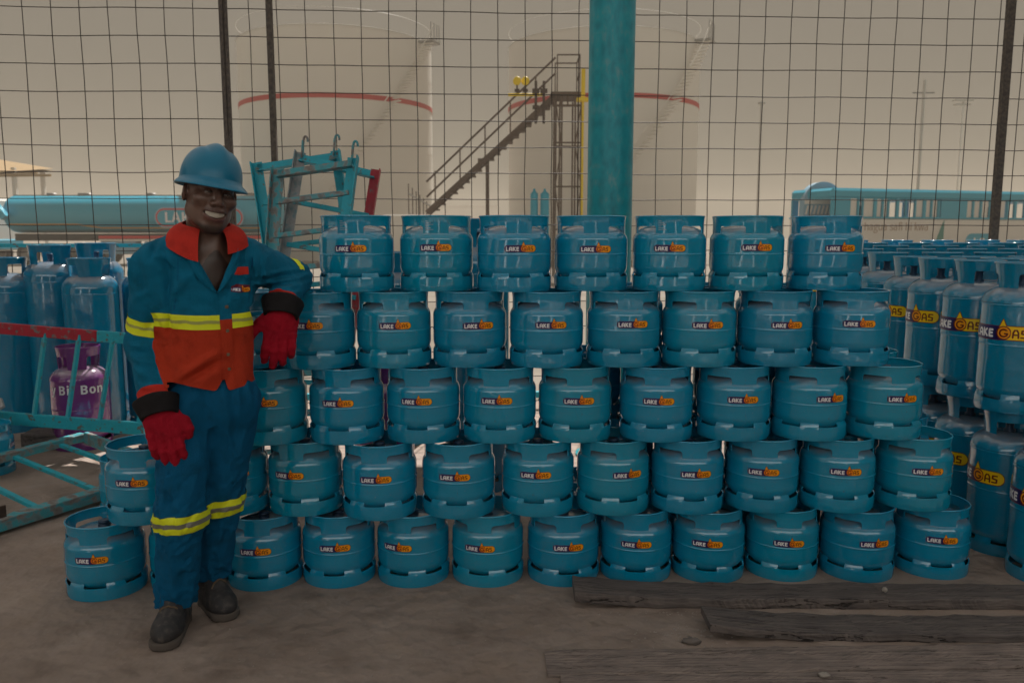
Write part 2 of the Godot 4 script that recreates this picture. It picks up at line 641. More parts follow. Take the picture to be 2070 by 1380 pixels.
func stack_of_cylinders() -> void:
	var rows := [
		["top row", 1.22, [[-0.644, -3.405, -10], [-0.316, -3.44, -1], [0.008, -3.405, 9], [0.332, -3.455, 9], [0.661, -3.455, -1], [0.993, -3.475, 19], [1.337, -3.505, 22]]],
		["second row from the top", 0.915, [[-1.113, -3.335, 35], [-0.802, -3.346, -19], [-0.492, -3.38, 4], [-0.177, -3.4, 11], [0.144, -3.385, 10], [0.467, -3.4, 12], [0.786, -3.41, 17], [1.108, -3.42, 17], [1.434, -3.43, 15]]],
		["middle row", 0.61, [[-1.325, -3.315, -10], [-1.008, -3.33, -13], [-0.688, -3.34, -15], [-0.371, -3.36, -11], [-0.052, -3.36, -6], [0.265, -3.375, 8], [0.608, -3.38, 2], [0.938, -3.395, 18], [1.26, -3.4, 33], [1.585, -3.42, 33]]],
		["second row from the floor", 0.305, [[-1.505, -3.253, -20], [-1.19, -3.35, 0], [-0.875, -3.36, -25], [-0.552, -3.31, -10], [-0.224, -3.33, -4], [0.109, -3.355, -6], [0.429, -3.37, 27], [0.748, -3.385, 13], [1.071, -3.4, 5], [1.395, -3.4, 13], [1.731, -3.42, 24]]],
		["bottom row on the floor", 0.0, [[-1.675, -3.222, -19], [-1.359, -3.285, 0], [-1.048, -3.317, -13], [-0.738, -3.345, -10], [-0.422, -3.35, -25], [-0.104, -3.354, -15], [0.219, -3.36, 10], [0.534, -3.385, 1], [0.85, -3.393, -1], [1.173, -3.41, 13], [1.497, -3.4, 28], [1.835, -3.43, 19]]]]
	var proto := build_cylinder("small", "gas_cylinder", M.paint[0])
	var first := true
	var k := 0
	for r in rows:
		var count: int = r[2].size()
		for i in count:
			var s = r[2][i]
			var turn: float = deg_to_rad(s[2]) + atan2(-s[0], -s[1])
			var label := "small blue gas cylinder, %s from the left in the stack's %s" % [nth(i), r[0]]
			if i == 0:
				label = "small blue gas cylinder at the left end of the stack's %s" % r[0]
			elif i == count - 1:
				label = "small blue gas cylinder at the right end of the stack's %s" % r[0]
			elif count - 1 - i < 4 and i > 3:
				label = "small blue gas cylinder, %s from the right in the stack's %s" % [nth(count - 1 - i), r[0]]
			var o: Node3D = proto
			if first:
				first = false
				o.position = Vector3(s[0], r[1], s[1])
				o.rotation.y = turn
				tag(o, label, "", "small cylinders stacked into a wall")
			else:
				o = copy(proto, label, Vector3(s[0], r[1], s[1]), turn, "small cylinders stacked into a wall")
			repaint(o, k * 7 + i * 3)
			k += 1
	# faint stencilled weight marks on three collars of the top row
	for name_ in ["gas_cylinder", "gas_cylinder_001", "gas_cylinder_004"]:
		var host := get_node(name_)
		var mk := MB.new()
		for q in 6:
			var y := 0.246 + 0.0068 * q
			var rows_ := []
			for e in 2:
				var row := PackedVector3Array()
				for w in 7:
					var a := deg_to_rad(-17.0 + (13.0 - 4.0 * (q % 3)) * w / 6.0)
					row.append(Vector3(0.1425 * sin(a), y + 0.0030 * e, 0.1425 * cos(a)))
				rows_.append(row)
			mk.grid(rows_)
		tag(put("stencil_marks", mk, M.faint_print, host), "", "", "", "stuff")
	for r in [[0.0, 0.36, 5], [0.305, 0.52, 5], [0.61, 0.36, 5], [0.915, 0.55, 3]]:
		for i in r[2]:
			repaint(copy(proto, "small blue gas cylinder of a second stack, seen only through gaps in the first", Vector3(r[1] + 0.325 * i, r[0], -3.80 - 0.02 * (i % 2)), 1.1 * i, "small cylinders stacked behind the wall"), i * 5 + int(r[0] * 10))
	copy(proto, "small blue gas cylinder alone on the floor behind the left end of the stack", Vector3(-2.0, 0, -4.15), 0.6, "loose small cylinders")
	copy(proto, "small blue gas cylinder under the leaning ladder frame at the left edge", Vector3(-3.22, 0.0, -4.86), 2.0, "loose small cylinders")

func field_of_cylinders() -> void:
	var rng := RandomNumberGenerator.new()
	rng.seed = 11
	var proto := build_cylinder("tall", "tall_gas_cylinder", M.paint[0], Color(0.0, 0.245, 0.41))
	var first := true
	for iz in 10:
		var z := -3.33 - 0.33 * iz
		for ix_ in 7:
			var x := 2.28 + 0.33 * ix_
			if x - 0.2 > 0.64 * -z:
				continue
			for lay in 2:
				if iz == 0 and lay == 1:
					continue
				if lay == 0 and ix_ > 1 and iz > 3:
					continue
				if lay == 0 and iz > 5 and ix_ > 0:
					continue
				var up := "upper" if lay == 1 else "lower"
				var label := ""
				var group := "tall cylinders standing two high beside the stack"
				if ix_ == 0 and iz < 5:
					label = "tall blue gas cylinder, %s one, %s pile back along the field's left edge" % [up, nth(iz)]
				elif lay == 1:
					label = "tall blue gas cylinder, %s from the left in the field's %s upper row back" % [nth(ix_), nth(iz - 1)]
					group = "tall cylinders crowded at the back of the field"
				else:
					label = "tall blue gas cylinder in the lower layer, hidden behind others in the field"
					group = "lower layer of the crowded field"
				var grow := 1.0 if iz < 5 else 1.0 + 0.012 * (iz - 4)
				var jx := rng.randf_range(-0.012, 0.012)
				var jz := rng.randf_range(-0.012, 0.012)
				var turn := atan2(-x, -z) + deg_to_rad(rng.randf_range(10, 45) if ix_ == 0 else rng.randf_range(-180, 180))
				if ix_ == 0:
					turn = atan2(-x, -z) + deg_to_rad(([-58.0, -34.0, -38.0, -55.0, -64.0] if lay == 1 else [-50.0, -58.0, -55.0, -40.0, -30.0])[mini(iz, 4)])
				var o: Node3D = proto
				var at := Vector3(x + jx, 0.6625 * lay * grow, z + jz)
				if first:
					first = false
					o.position = at
					o.rotation.y = turn
					tag(o, label, "", group)
				else:
					o = copy(proto, label, at, turn, group)
				o.scale = Vector3(1, grow, 1)
				repaint(o, rng.randi() % 8)

func left_cylinders() -> void:
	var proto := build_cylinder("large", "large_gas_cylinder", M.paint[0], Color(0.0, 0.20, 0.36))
	var spots := [[-3.72, -6.0, 0.935, "large blue gas cylinder cut by the left edge behind the red-topped frame"], [-3.43, -6.08, 1.0, "large blue gas cylinder with a sunlit dome, second from the left edge"], [-3.03, -5.86, 0.935, "large blue gas cylinder between the purple one and the sunlit-domed one"], [-3.17, -6.25, 1.01, "large blue gas cylinder of which only the collar shows above another"], [-2.74, -6.15, 0.93, "large pale-lit blue gas cylinder just left of the man's sleeve"], [-0.80, -5.6, 0.97, "large blue gas cylinder behind the gap between the top row's first two"], [-0.20, -4.6, 1.12, "large blue gas cylinder rising behind the top row's second and third"]]
	for i in spots.size():
		var s = spots[i]
		var o: Node3D = proto
		if i == 0:
			o.position = Vector3(s[0], 0, s[1])
			tag(o, s[3], "", "large cylinders by the fence")
		else:
			o = copy(proto, s[3], Vector3(s[0], 0, s[1]), i * 1.3, "large cylinders by the fence")
		o.scale = Vector3(1, s[2], 1)
		repaint(o, i + 1)
	var pur := build_cylinder("purple", "purple_gas_cylinder", M.paint_plain, Color(0.17, 0.030, 0.20))
	pur.position = Vector3(-2.96, 0, -5.5)
	pur.rotation.y = atan2(3.02, 5.5) - 0.1
	tag(pur, "purple gas cylinder with white lettering behind the blue ladder frame")
	bent_text("y Bi", 0.062, 0.187, 0.42, -1.02, 0.30, pur, M.white_print)
	bent_text("Bon", 0.062, 0.187, 0.42, 0.06, 0.30, pur, M.white_print)
	var p2 := copy(pur, "purple gas cylinder glimpsed between cylinders behind the stack's middle row", Vector3(-0.80, 0, -5.0), 2.0)
	p2.name = "purple_gas_cylinder_001"

func bent_text(t: String, size: float, r: float, y: float, a0: float, _w: float, parent: Node, m: Material) -> void:
	# letters laid round an upright cylinder of radius r, starting at angle a0
	var tm := TextMesh.new()
	var f := SystemFont.new()
	f.font_names = PackedStringArray(["Droid Sans"])
	f.font_weight = 700
	tm.font = f
	tm.text = t
	tm.font_size = 32
	tm.pixel_size = size / 24.0
	tm.depth = 0.0
	tm.curve_step = 1.0
	tm.horizontal_alignment = HORIZONTAL_ALIGNMENT_LEFT
	var arr := tm.get_mesh_arrays()
	var vs: PackedVector3Array = arr[Mesh.ARRAY_VERTEX]
	var o := MB.new()
	for p in vs:
		var a := a0 + p.x / r
		o.pt(Vector3(sin(a) * (r + 0.0012), y + p.y, cos(a) * (r + 0.0012)))
		o.n.append(Vector3(sin(a), 0, cos(a)))
	o.ix = arr[Mesh.ARRAY_INDEX]
	put("lettering", o, m, parent)

# ------------------------------------------------------------------ setting
func make_materials() -> void:
	var fine := seamless(256, 256, 3, 0.05, 3)
	var wavy := normal_tex(seamless(256, 256, 21, 0.012, 2), 6.0)
	# dust smudges, scratches and chipped spots that lie on the paint
	var wear := Image.create(512, 512, false, Image.FORMAT_RGBA8)
	var sm1 := seamless(512, 512, 23, 0.012, 5)
	var sm2 := seamless(512, 512, 24, 0.05, 4)
	for y in 512:
		for x in 512:
			var q := sm1.get_pixel(x, y).r * 0.7 + sm2.get_pixel(x, y).r * 0.3
			wear.set_pixel(x, y, Color(0.50, 0.49, 0.47, clampf((q - 0.56) * 0.5, 0.0, 0.06)))
	var wr := RandomNumberGenerator.new()
	wr.seed = 404
	for n in 150:
		var p := Vector2(wr.randf() * 512, wr.randf() * 512)
		var dv := Vector2.from_angle(wr.randfn(0.0, 0.5) + (PI / 2 if wr.randf() < 0.35 else 0.0))
		var pale := wr.randf() < 0.6
		for i in int(wr.randf_range(8, 60)):
			var q := p + dv * i + Vector2(0, sin(i * 0.13) * 1.5)
			wear.set_pixel(posmod(int(q.x), 512), posmod(int(q.y), 512), Color(0.45, 0.55, 0.60, 0.28) if pale else Color(0.10, 0.16, 0.20, 0.5))
	for n in 90:
		var p := Vector2(wr.randf() * 512, wr.randf() * 512)
		var r := wr.randf_range(0.8, 3.2)
		var cc := Color(0.20, 0.13, 0.10, 0.75) if wr.randf() < 0.5 else Color(0.60, 0.62, 0.62, 0.55)
		for yy in range(-4, 5):
			for xx in range(-4, 5):
				if Vector2(xx, yy * 1.4).length() < r * wr.randf_range(0.7, 1.2):
					wear.set_pixel(posmod(int(p.x) + xx, 512), posmod(int(p.y) + yy, 512), cc)
	var wear_tex := tex_of(wear)
	M.paint = []
	for k in 8:
		var p := mat([Color(1, 1, 1), Color(0.97, 0.97, 0.99), Color(1.0, 1.0, 0.98), Color(0.95, 0.96, 0.97), Color(0.99, 0.98, 1.0), Color(0.98, 1.0, 0.99), Color(0.98, 0.97, 0.98), Color(0.94, 0.95, 0.97)][k], 0.09 + 0.01 * k, 0.0, 0.8)
		p.detail_enabled = true
		p.detail_albedo = wear_tex
		p.detail_uv_layer = BaseMaterial3D.DETAIL_UV_1
		p.vertex_color_use_as_albedo = true
		p.clearcoat_enabled = true
		p.clearcoat = 0.4
		p.clearcoat_roughness = 0.05
		p.normal_enabled = true
		p.normal_texture = wavy
		p.normal_scale = 0.22
		p.uv1_triplanar = true
		p.uv1_scale = Vector3(2.2, 2.2, 2.2)
		p.uv1_offset = Vector3(0.213, 0.371, 0.117) * k
		M.paint.append(p)
	M.paint_plain = M.paint[0].duplicate()
	M.valve = mat(lin(0.02, 0.05, 0.10), 0.4, 0.2)
	M.logo = mat(Color.WHITE, 0.35)
	M.logo.albedo_texture = logo(Color(1.0, 0.66, 0.04))
	M.logo_yellow = mat(Color.WHITE, 0.35)
	M.logo_yellow.albedo_texture = logo(Color(1.0, 0.82, 0.02))
	M.white_print = mat(lin(0.75, 0.72, 0.76), 0.5)
	M.faint_print = mat(lin(0.22, 0.36, 0.46), 0.5)
	# floor
	var g1 := seamless(512, 512, 31, 0.008, 6)
	var fl := seamless(1024, 1024, 33, 0.006, 7)
	var grit := RandomNumberGenerator.new()
	grit.seed = 9
	for i in 60000:
		var gx := grit.randi() % 1024
		var gy := grit.randi() % 1024
		var gv := clampf(fl.get_pixel(gx, gy).r + grit.randfn(0.0, 0.10), 0.0, 1.0)
		fl.set_pixel(gx, gy, Color(gv, gv, gv))
	M.floor = mat(Color.WHITE, 0.85, 0.0, 0.35)
	M.floor.albedo_texture = tex_of(ramped(fl, [[0.0, lin(0.25, 0.200, 0.172)], [0.3, lin(0.300, 0.243, 0.211)], [0.5, lin(0.315, 0.257, 0.224)], [0.7, lin(0.335, 0.275, 0.241)], [1.0, lin(0.40, 0.335, 0.295)]]))
	M.floor.uv1_triplanar = true
	M.floor.uv1_world_triplanar = true
	M.floor.uv1_scale = Vector3(0.31, 0.31, 0.31)
	M.floor.detail_enabled = true
	M.floor.detail_blend_mode = BaseMaterial3D.BLEND_MODE_MUL
	M.floor.detail_uv_layer = BaseMaterial3D.DETAIL_UV_1
	M.floor.detail_albedo = tex_of(ramped(seamless(512, 512, 77, 0.02, 7), [[0.0, Color(0.82, 0.81, 0.80)], [0.28, Color(0.95, 0.945, 0.94)], [0.5, Color(1, 1, 1)], [1.0, Color(1, 0.99, 0.97)]]))
	M.floor.normal_enabled = true
	M.floor.normal_texture = normal_tex(seamless(512, 512, 32, 0.06, 6), 5.0)
	M.floor.normal_scale = 0.35
	M.yard = mat(Color.WHITE, 0.9, 0.0, 0.3)
	M.yard.albedo_texture = tex_of(ramped(g1, [[0.0, lin(0.17, 0.15, 0.125)], [0.5, lin(0.21, 0.187, 0.158)], [1.0, lin(0.25, 0.225, 0.195)]]))
	M.yard.uv1_triplanar = true
	M.yard.uv1_world_triplanar = true
	M.yard.uv1_scale = Vector3(0.11, 0.11, 0.11)
	# steel
	M.rust = mat(Color.WHITE, 0.75, 0.0, 0.4)
	var rusty := ramped(seamless(256, 256, 41, 0.03, 5), [[0.0, lin(0.030, 0.022, 0.020)], [0.5, lin(0.060, 0.042, 0.036)], [0.75, lin(0.10, 0.065, 0.048)], [1.0, lin(0.14, 0.12, 0.11)]])
	M.rust.albedo_texture = tex_of(rusty)
	M.rust.uv1_triplanar = true
	M.rust.uv1_scale = Vector3(3, 3, 3)
	M.wire = mat(lin(0.045, 0.036, 0.034), 0.6, 0.3)
	var worn := seamless(256, 256, 51, 0.022, 6)
	M.teal = mat(Color.WHITE, 0.5, 0.0, 0.5)
	M.teal.albedo_texture = tex_of(ramped(worn, [[0.0, lin(0.01, 0.32, 0.42)], [0.60, lin(0.008, 0.38, 0.50)], [0.74, lin(0.03, 0.32, 0.40)], [0.78, lin(0.12, 0.12, 0.11)], [1.0, lin(0.20, 0.15, 0.12)]]))
	M.teal.uv1_triplanar = true
	M.teal.uv1_scale = Vector3(2.6, 2.6, 2.6)
	M.grey_teal = mat(Color.WHITE, 0.55, 0.0, 0.5)
	M.grey_teal.albedo_texture = tex_of(ramped(worn, [[0.0, lin(0.02, 0.28, 0.35)], [0.46, lin(0.06, 0.32, 0.38)], [0.54, lin(0.24, 0.23, 0.23)], [0.7, lin(0.18, 0.16, 0.15)], [1.0, lin(0.11, 0.08, 0.07)]]))
	M.grey_teal.uv1_triplanar = true
	M.grey_teal.uv1_scale = Vector3(2.6, 2.6, 2.6)
	M.pale = mat(Color.WHITE, 0.5)
	M.pale.albedo_texture = tex_of(ramped(worn, [[0.0, lin(0.05, 0.25, 0.30)], [0.3, lin(0.25, 0.30, 0.32)], [0.5, lin(0.36, 0.36, 0.37)], [1.0, lin(0.26, 0.25, 0.25)]]))
	M.pale.uv1_triplanar = true
	M.pale.uv1_scale = Vector3(3, 3, 3)
	M.red_paint = mat(Color.WHITE, 0.45)
	M.red_paint.albedo_texture = tex_of(ramped(worn, [[0.0, lin(0.42, 0.010, 0.035)], [0.6, lin(0.36, 0.012, 0.030)], [0.72, lin(0.30, 0.08, 0.08)], [0.8, lin(0.12, 0.16, 0.18)], [1.0, lin(0.22, 0.12, 0.10)]]))
	M.red_paint.uv1_triplanar = true
	M.red_paint.uv1_scale = Vector3(3, 3, 3)
	M.pillar = mat(Color.WHITE, 0.42, 0.0, 0.5)
	M.pillar.albedo_texture = tex_of(ramped(seamless(512, 512, 61, 0.02, 6), [[0.0, lin(0.002, 0.20, 0.25)], [0.42, lin(0.002, 0.29, 0.36)], [0.6, lin(0.004, 0.33, 0.40)], [0.74, lin(0.05, 0.31, 0.36)], [1.0, lin(0.16, 0.34, 0.38)]]))
	M.pillar.uv1_triplanar = true
	M.pillar.uv1_scale = Vector3(1.6, 0.7, 1.6)
	M.sheet = mat(lin(0.78, 0.80, 0.82), 0.6, 0.0, 0.5)
	M.sheet.backlight_enabled = true
	M.sheet.backlight = Color(0.85, 0.85, 0.85)  # translucency added so the roof gives fill light below
	M.roof_light = mat(lin(0.85, 0.88, 0.90), 0.5, 0.0, 0.5)
	M.roof_light.backlight_enabled = true
	M.roof_light.backlight = Color(1, 1, 1)
	M.white_wall = mat(lin(0.72, 0.70, 0.66), 0.8)
	M.reflector_white = mat(lin(0.84, 0.86, 0.88), 0.8)  # white of the added reflector surfaces behind the camera
	M.wall_sheet = mat(lin(0.16, 0.17, 0.18), 0.6)
	M.dark = mat(lin(0.03, 0.028, 0.027), 0.7)
	M.tank_white = mat(lin(0.74, 0.71, 0.66), 0.6)
	M.tank_red = mat(lin(0.50, 0.035, 0.03), 0.6)
	M.far_blue = mat(lin(0.015, 0.34, 0.50), 0.35)
	M.far_pale_blue = mat(lin(0.20, 0.38, 0.52), 0.4)
	M.orange_line = mat(lin(0.65, 0.36, 0.08), 0.6)
	M.yellow = mat(lin(0.75, 0.55, 0.0), 0.5)
	M.red_far = mat(lin(0.60, 0.03, 0.035), 0.5)
	M.tyre = mat(lin(0.03, 0.03, 0.03), 0.8)
	M.grey_metal = mat(lin(0.30, 0.29, 0.28), 0.5, 0.3)
	M.post_grey = M.rust.duplicate()
	M.post_grey.albedo_texture = tex_of(ramped(seamless(256, 256, 42, 0.03, 5), [[0.0, lin(0.060, 0.050, 0.045)], [0.5, lin(0.105, 0.092, 0.082)], [0.75, lin(0.13, 0.105, 0.085)], [1.0, lin(0.17, 0.16, 0.15)]]))
	M.pale_metal = mat(lin(0.50, 0.47, 0.43), 0.5, 0.0)
	M.tan = mat(lin(0.30, 0.20, 0.09), 0.8)
	M.rust_light = M.rust.duplicate()
	M.rust_light.albedo_color = Color(1.22, 1.24, 1.24)
	# weathered timber: long streaks with saw marks across
	var wn := noise(71, 0.02, 5)
	var wn2 := noise(72, 0.09, 3)
	var wi := Image.create(1024, 256, false, Image.FORMAT_RGB8)
	var wh := Image.create(1024, 256, false, Image.FORMAT_RGBA8)
	for y in 256:
		for x in 1024:
			var s := wn.get_noise_2d(x * 0.12, y * 2.6) * 0.55 + wn.get_noise_2d(x * 0.5 + 900.0, y * 0.5) * 0.5
			var fine_ := wn2.get_noise_2d(x * 0.25, y * 3.6)
			var saw := wn2.get_noise_2d(x * 0.9 + y * 0.75, y * 0.12 - x * 0.05) * smoothstep(-0.1, 0.35, wn.get_noise_2d(x * 0.3 + 300.0, y * 0.3))
			var q := clampf(0.48 + s * 0.7 + fine_ * 0.22 + saw * 0.35, 0.0, 1.0)
			var crack := wn.get_noise_2d(x * 0.10 + 5000.0, y * 1.1)
			var c := Color(0.070, 0.064, 0.066).lerp(Color(0.20, 0.172, 0.160), q)
			var hgt := q * 0.6 + 0.4
			if absf(crack) < 0.018:
				c = c * 0.35
				hgt = 0.0
			wi.set_pixel(x, y, Color(c.r, c.g, c.b).linear_to_srgb())
			wh.set_pixel(x, y, Color(hgt, hgt, hgt))
	M.timber = mat(Color.WHITE, 0.85, 0.0, 0.3)
	M.timber.albedo_texture = tex_of(wi)
	wh.bump_map_to_normal_map(6.0)
	M.timber.normal_enabled = true
	M.timber.normal_texture = tex_of(wh)
	M.dusty_timber = M.timber.duplicate()
	M.dusty_timber.albedo_color = Color(1.30, 1.27, 1.24)
	M.stone = mat(lin(0.34, 0.31, 0.28), 0.9)
	M.tan_stone = mat(lin(0.30, 0.20, 0.12), 0.9)
	M.scrap = mat(lin(0.16, 0.14, 0.13), 0.9)

func ground_and_shed() -> void:
	var g := MB.new()
	g.flat(Vector3(-220, 0, 60), Vector3(220, 0, 60), Vector3(220, 0, -260), Vector3(-220, 0, -260))
	tag(put("ground", g, M.yard), "pale dusty yard ground beyond the fence", "", "", "structure")
	var f := MB.new()
	var rows := []
	for j in 41:
		var row := PackedVector3Array()
		for i in 57:
			row.append(Vector3(-14.0 + 0.5 * i, 0.004, 13.0 - 0.5 * j))
		rows.append(row)
	f.grid(rows)
	f.shift(Vector3(0, 0, 0))
	tag(put("floor", f, M.floor), "dusty brown concrete floor of the open shed", "", "", "structure")
	# shed roof over the work floor, above the frame
	var ridge := Vector2(-1.0, 5.5)
	var ends := [Vector2(-7.6, 3.65), Vector2(1.3, 5.05)]
	var t := thing("shed_roof", "unseen corrugated roof over the open shed, made translucent as fill light", "roof")
	for e in ends:
		var m := MB.new()
		var top := []
		for k in 2:
			var p: Vector2 = [e, ridge][k]
			var r := PackedVector3Array()
			for i in 561:
				r.append(Vector3(-14.0 + 0.05 * i, p.y + 0.02 * sin(i * PI / 3.0), p.x))
			top.append(r)
		var under := []
		for r in top:
			var u := PackedVector3Array()
			for p in r:
				u.append(p - Vector3(0, 0.004, 0))
			under.append(u)
		if e.x < ridge.x:
			m.grid([top[1], top[0]]); m.grid(under)
		else:
			m.grid(top); m.grid([under[1], under[0]])
		put("roof_sheet", m, M.sheet, t)
	for z in [-7.4, -5.2, -3.0, -1.0, 1.1]:
		var y := lerpf(3.65, 5.5, (z + 7.6) / 6.6) if z < -1.0 else lerpf(5.5, 5.05, (z + 1.0) / 2.3)
		var m := MB.new()
		m.bar(Vector3(-14, y - 0.12, z), Vector3(14, y - 0.12, z), 0.08, 0.16)
		put("purlin", m, M.rust, t)
	var col := MB.new()
	col.lathe([Vector2(0.2, 0.005), Vector2(0.2, 0.02), Vector2(0.142, 0.021), Vector2(0.142, 4.15)], 40)
	var c := put("pillar", col, M.pillar)
	c.position = Vector3(0.62, 0, -5.25)
	tag(c, "thick round teal-painted steel pillar rising behind the stack", "pillar")
	for s in [[-6.8, -5.25, 4.15], [7.9, -5.25, 4.15], [-6.8, 1.0, 4.9], [7.9, 1.0, 4.9]]:
		var pm := MB.new()
		pm.lathe([Vector2(0.142, 0.005), Vector2(0.142, s[2])], 32)
		var p := put("pillar", pm, M.pillar)
		p.position = Vector3(s[0], 0, s[1])
		tag(p, "round teal shed pillar outside the picture", "pillar", "pillars out of view")
	# added unseen corrugated walls that cut side light into the shed
	for s in [[-6.9, -6.9, -3.6, 3.75], [6.6, -7.3, 1.3, 3.7]]:
		var sw := MB.new()
		var wr := []
		for k in 2:
			var r := PackedVector3Array()
			for i in 121:
				r.append(Vector3(s[0] + 0.03 * sin(i * 1.4), [0.0, s[3]][k], lerpf(s[1], s[2], i / 120.0)))
			wr.append(r)
		sw.grid(wr)
		var wr2 := []
		for r in wr:
			var r2 := PackedVector3Array()
			for p in r:
				r2.append(p + Vector3(0.012, 0, 0))
			wr2.append(r2)
		sw.grid([wr2[1], wr2[0]])
		tag(put("light_block_wall", sw, M.wall_sheet), "unseen corrugated wall added to block light on the %s side of the shed" % ("left" if s[0] < 0 else "right"), "wall")
	# white building added behind the camera as a sunlit reflector
	var b := thing("reflector_building", "unseen white building added behind the camera as a sunlit reflector", "building", Vector3(0, 0, 9.0))
	var w := MB.new()
	w.box(Vector3(0, 5.35, 0), Vector3(28, 3.7, 0.25))
	put("upper_wall", w, M.reflector_white, b)
	w = MB.new()
	for s in [[-14.0, -6.6], [-5.2, 2.0], [2.7, 14.0]]:
		w.box(Vector3((s[0] + s[1]) / 2, 1.75, 0), Vector3(s[1] - s[0], 3.5, 0.24))
	put("dark_reflection_panels", w, M.dark, b)  # added dark panels that keep the lower reflections dark
	for s in [[-6.6, -5.2], [2.0, 2.7]]:
		var d := MB.new()
		d.box(Vector3((s[0] + s[1]) / 2, 1.75, -0.02), Vector3(s[1] - s[0], 3.5, 0.2))
		put("white_reflector", d, M.reflector_white, b)  # added bright panel, mirrored as a streak in the glossy paint
		# added white panels tipped towards the sun, mirrored as highlights
		d = MB.new()
		d.box(Vector3((s[0] + s[1]) / 2, 1.55, -0.75), Vector3((s[1] - s[0]) * 0.8, 3.2, 0.03), Basis(Vector3.RIGHT, 0.38))
		put("tilted_reflector", d, M.reflector_white, b)
	for s in [[-8.4, -3.0], [1.6, 3.2]]:
		var aw := MB.new()
		aw.box(Vector3((s[0] + s[1]) / 2, 4.0, -0.75), Vector3(s[1] - s[0], 1.5, 0.03), Basis(Vector3.RIGHT, 0.75))
		put("sloped_reflector", aw, M.reflector_white, b)  # added sun-facing panel, mirrored as a highlight band on the cylinders

func mesh_fence() -> void:
	var t := thing("mesh_fence", "tall welded wire mesh fence across the back of the shed", "fence")
	var dirv := Vector3(1, 0, -0.052).normalized()
	var org := Vector3(0, 0, -6.72)
	var nx := noise(5, 0.55, 2)
	var at := func(u: float, y: float) -> Vector3:
		var d := Vector3(nx.get_noise_2d(u * 1.9, y * 1.9), nx.get_noise_2d(u * 1.5 + 70.0, y * 2.0 + 9.0), nx.get_noise_2d(u + 30.0, y - 50.0))
		return org + dirv * (u + d.x * 0.007) + Vector3(0, y + d.y * 0.008, d.z * 0.02)
	var n := 0
	for i in 55:
		var u := -6.775 + 0.215 * i
		var ps := []
		for j in 39:
			ps.append(at.call(u, 0.02 + j * 0.098))
		var m := MB.new()
		m.tube(ps, 0.0036, 5)
		put("wire", m, M.wire, t)
	for j in 18:
		var y := 0.07 + 0.207 * j
		var ps := []
		for i in 110:
			ps.append(at.call(-6.82 + 0.108 * i, y) + Vector3(0, 0, 0.009))
		var m := MB.new()
		m.tube(ps, 0.0036, 5)
		put("wire", m, M.wire, t)
	for s in [[-2.240, 0.032], [-2.207, 0.026], [-1.875, 0.045], [4.03, 0.058]]:
		var m := MB.new()
		m.box(Vector3(s[0], 1.9, -6.72 - s[0] * 0.052 + 0.05), Vector3(s[1], 3.8, s[1]), Basis.IDENTITY, 0.004)
		put("post", m, M.post_grey, t)
	var r := MB.new()
	r.bar(Vector3(-6.8, 1.36, -6.72 + 6.8 * 0.052 + 0.02), Vector3(-2.3, 1.36, -6.72 + 2.3 * 0.052 + 0.02), 0.03, 0.03)
	put("rail", r, M.teal, t)
	var r2 := MB.new()
	r2.bar(Vector3(-6.8, 0.12, -6.72 + 6.8 * 0.052 + 0.02), Vector3(4.9, 0.12, -6.72 - 4.9 * 0.052 + 0.02), 0.05, 0.05)
	put("rail", r2, M.teal, t)

func ladder(t: Node3D, a0: Vector3, a1: Vector3, b0: Vector3, b1: Vector3, rungs: Array, side: Array, rung_mat: Material, top_mat: Material, w := 0.055, hooks := [], rr := 0.014) -> void:
	# two side rails a0-a1 and b0-b1 (top to foot), a top rail and rungs at the given shares of the height
	var nrm := (b0 - a0).cross(a1 - a0).normalized()
	for k in 2:
		var m := MB.new()
		m.bar([a0, b0][k], [a1, b1][k], w, 0.006, 0.0, nrm)
		var sx := (b0 - a0).normalized() * (w * 0.5 - 0.003) * (-1.0 if k == 0 else 1.0)
		m.bar([a0, b0][k] + sx - nrm * 0.022, [a1, b1][k] + sx - nrm * 0.022, 0.006, 0.044, 0.0, nrm)
		put("side_rail", m, side[k], t)
	var tm := MB.new()
	var dn := (a1 - a0).normalized() * 0.035
	tm.bar(a0 + dn, b0 + dn * 1.0, 0.05, 0.006, 0.0, nrm)
	tm.bar(a0 + dn * 1.6 - nrm * 0.02, b0 + dn * 1.6 - nrm * 0.02, 0.006, 0.04, 0.0, nrm)
	put("top_rail", tm, top_mat, t)
	for s in rungs:
		var m := MB.new()
		m.bar(a0.lerp(a1, s), b0.lerp(b1, s), rr * 2.0, rr * 1.4, 0.002, nrm)
		put("rung", m, rung_mat, t)
	for h in hooks:
		var p: Vector3 = a0.lerp(b0, h)
		var m := MB.new()
		m.bar(p + Vector3(0, -0.03, 0.01), p + Vector3(0.01, 0.07, 0.01), 0.045, 0.006)
		var ps := []
		for k in 9:
			var ang := PI * 1.1 * k / 8.0
			ps.append(p + Vector3(0.012 + 0.018 * (1.0 - cos(ang)) * 0.7, 0.07 + 0.024 * sin(ang), 0.01))
		m.tube(ps, 0.007, 6)
		put("hook", m, M.grey_teal, t)

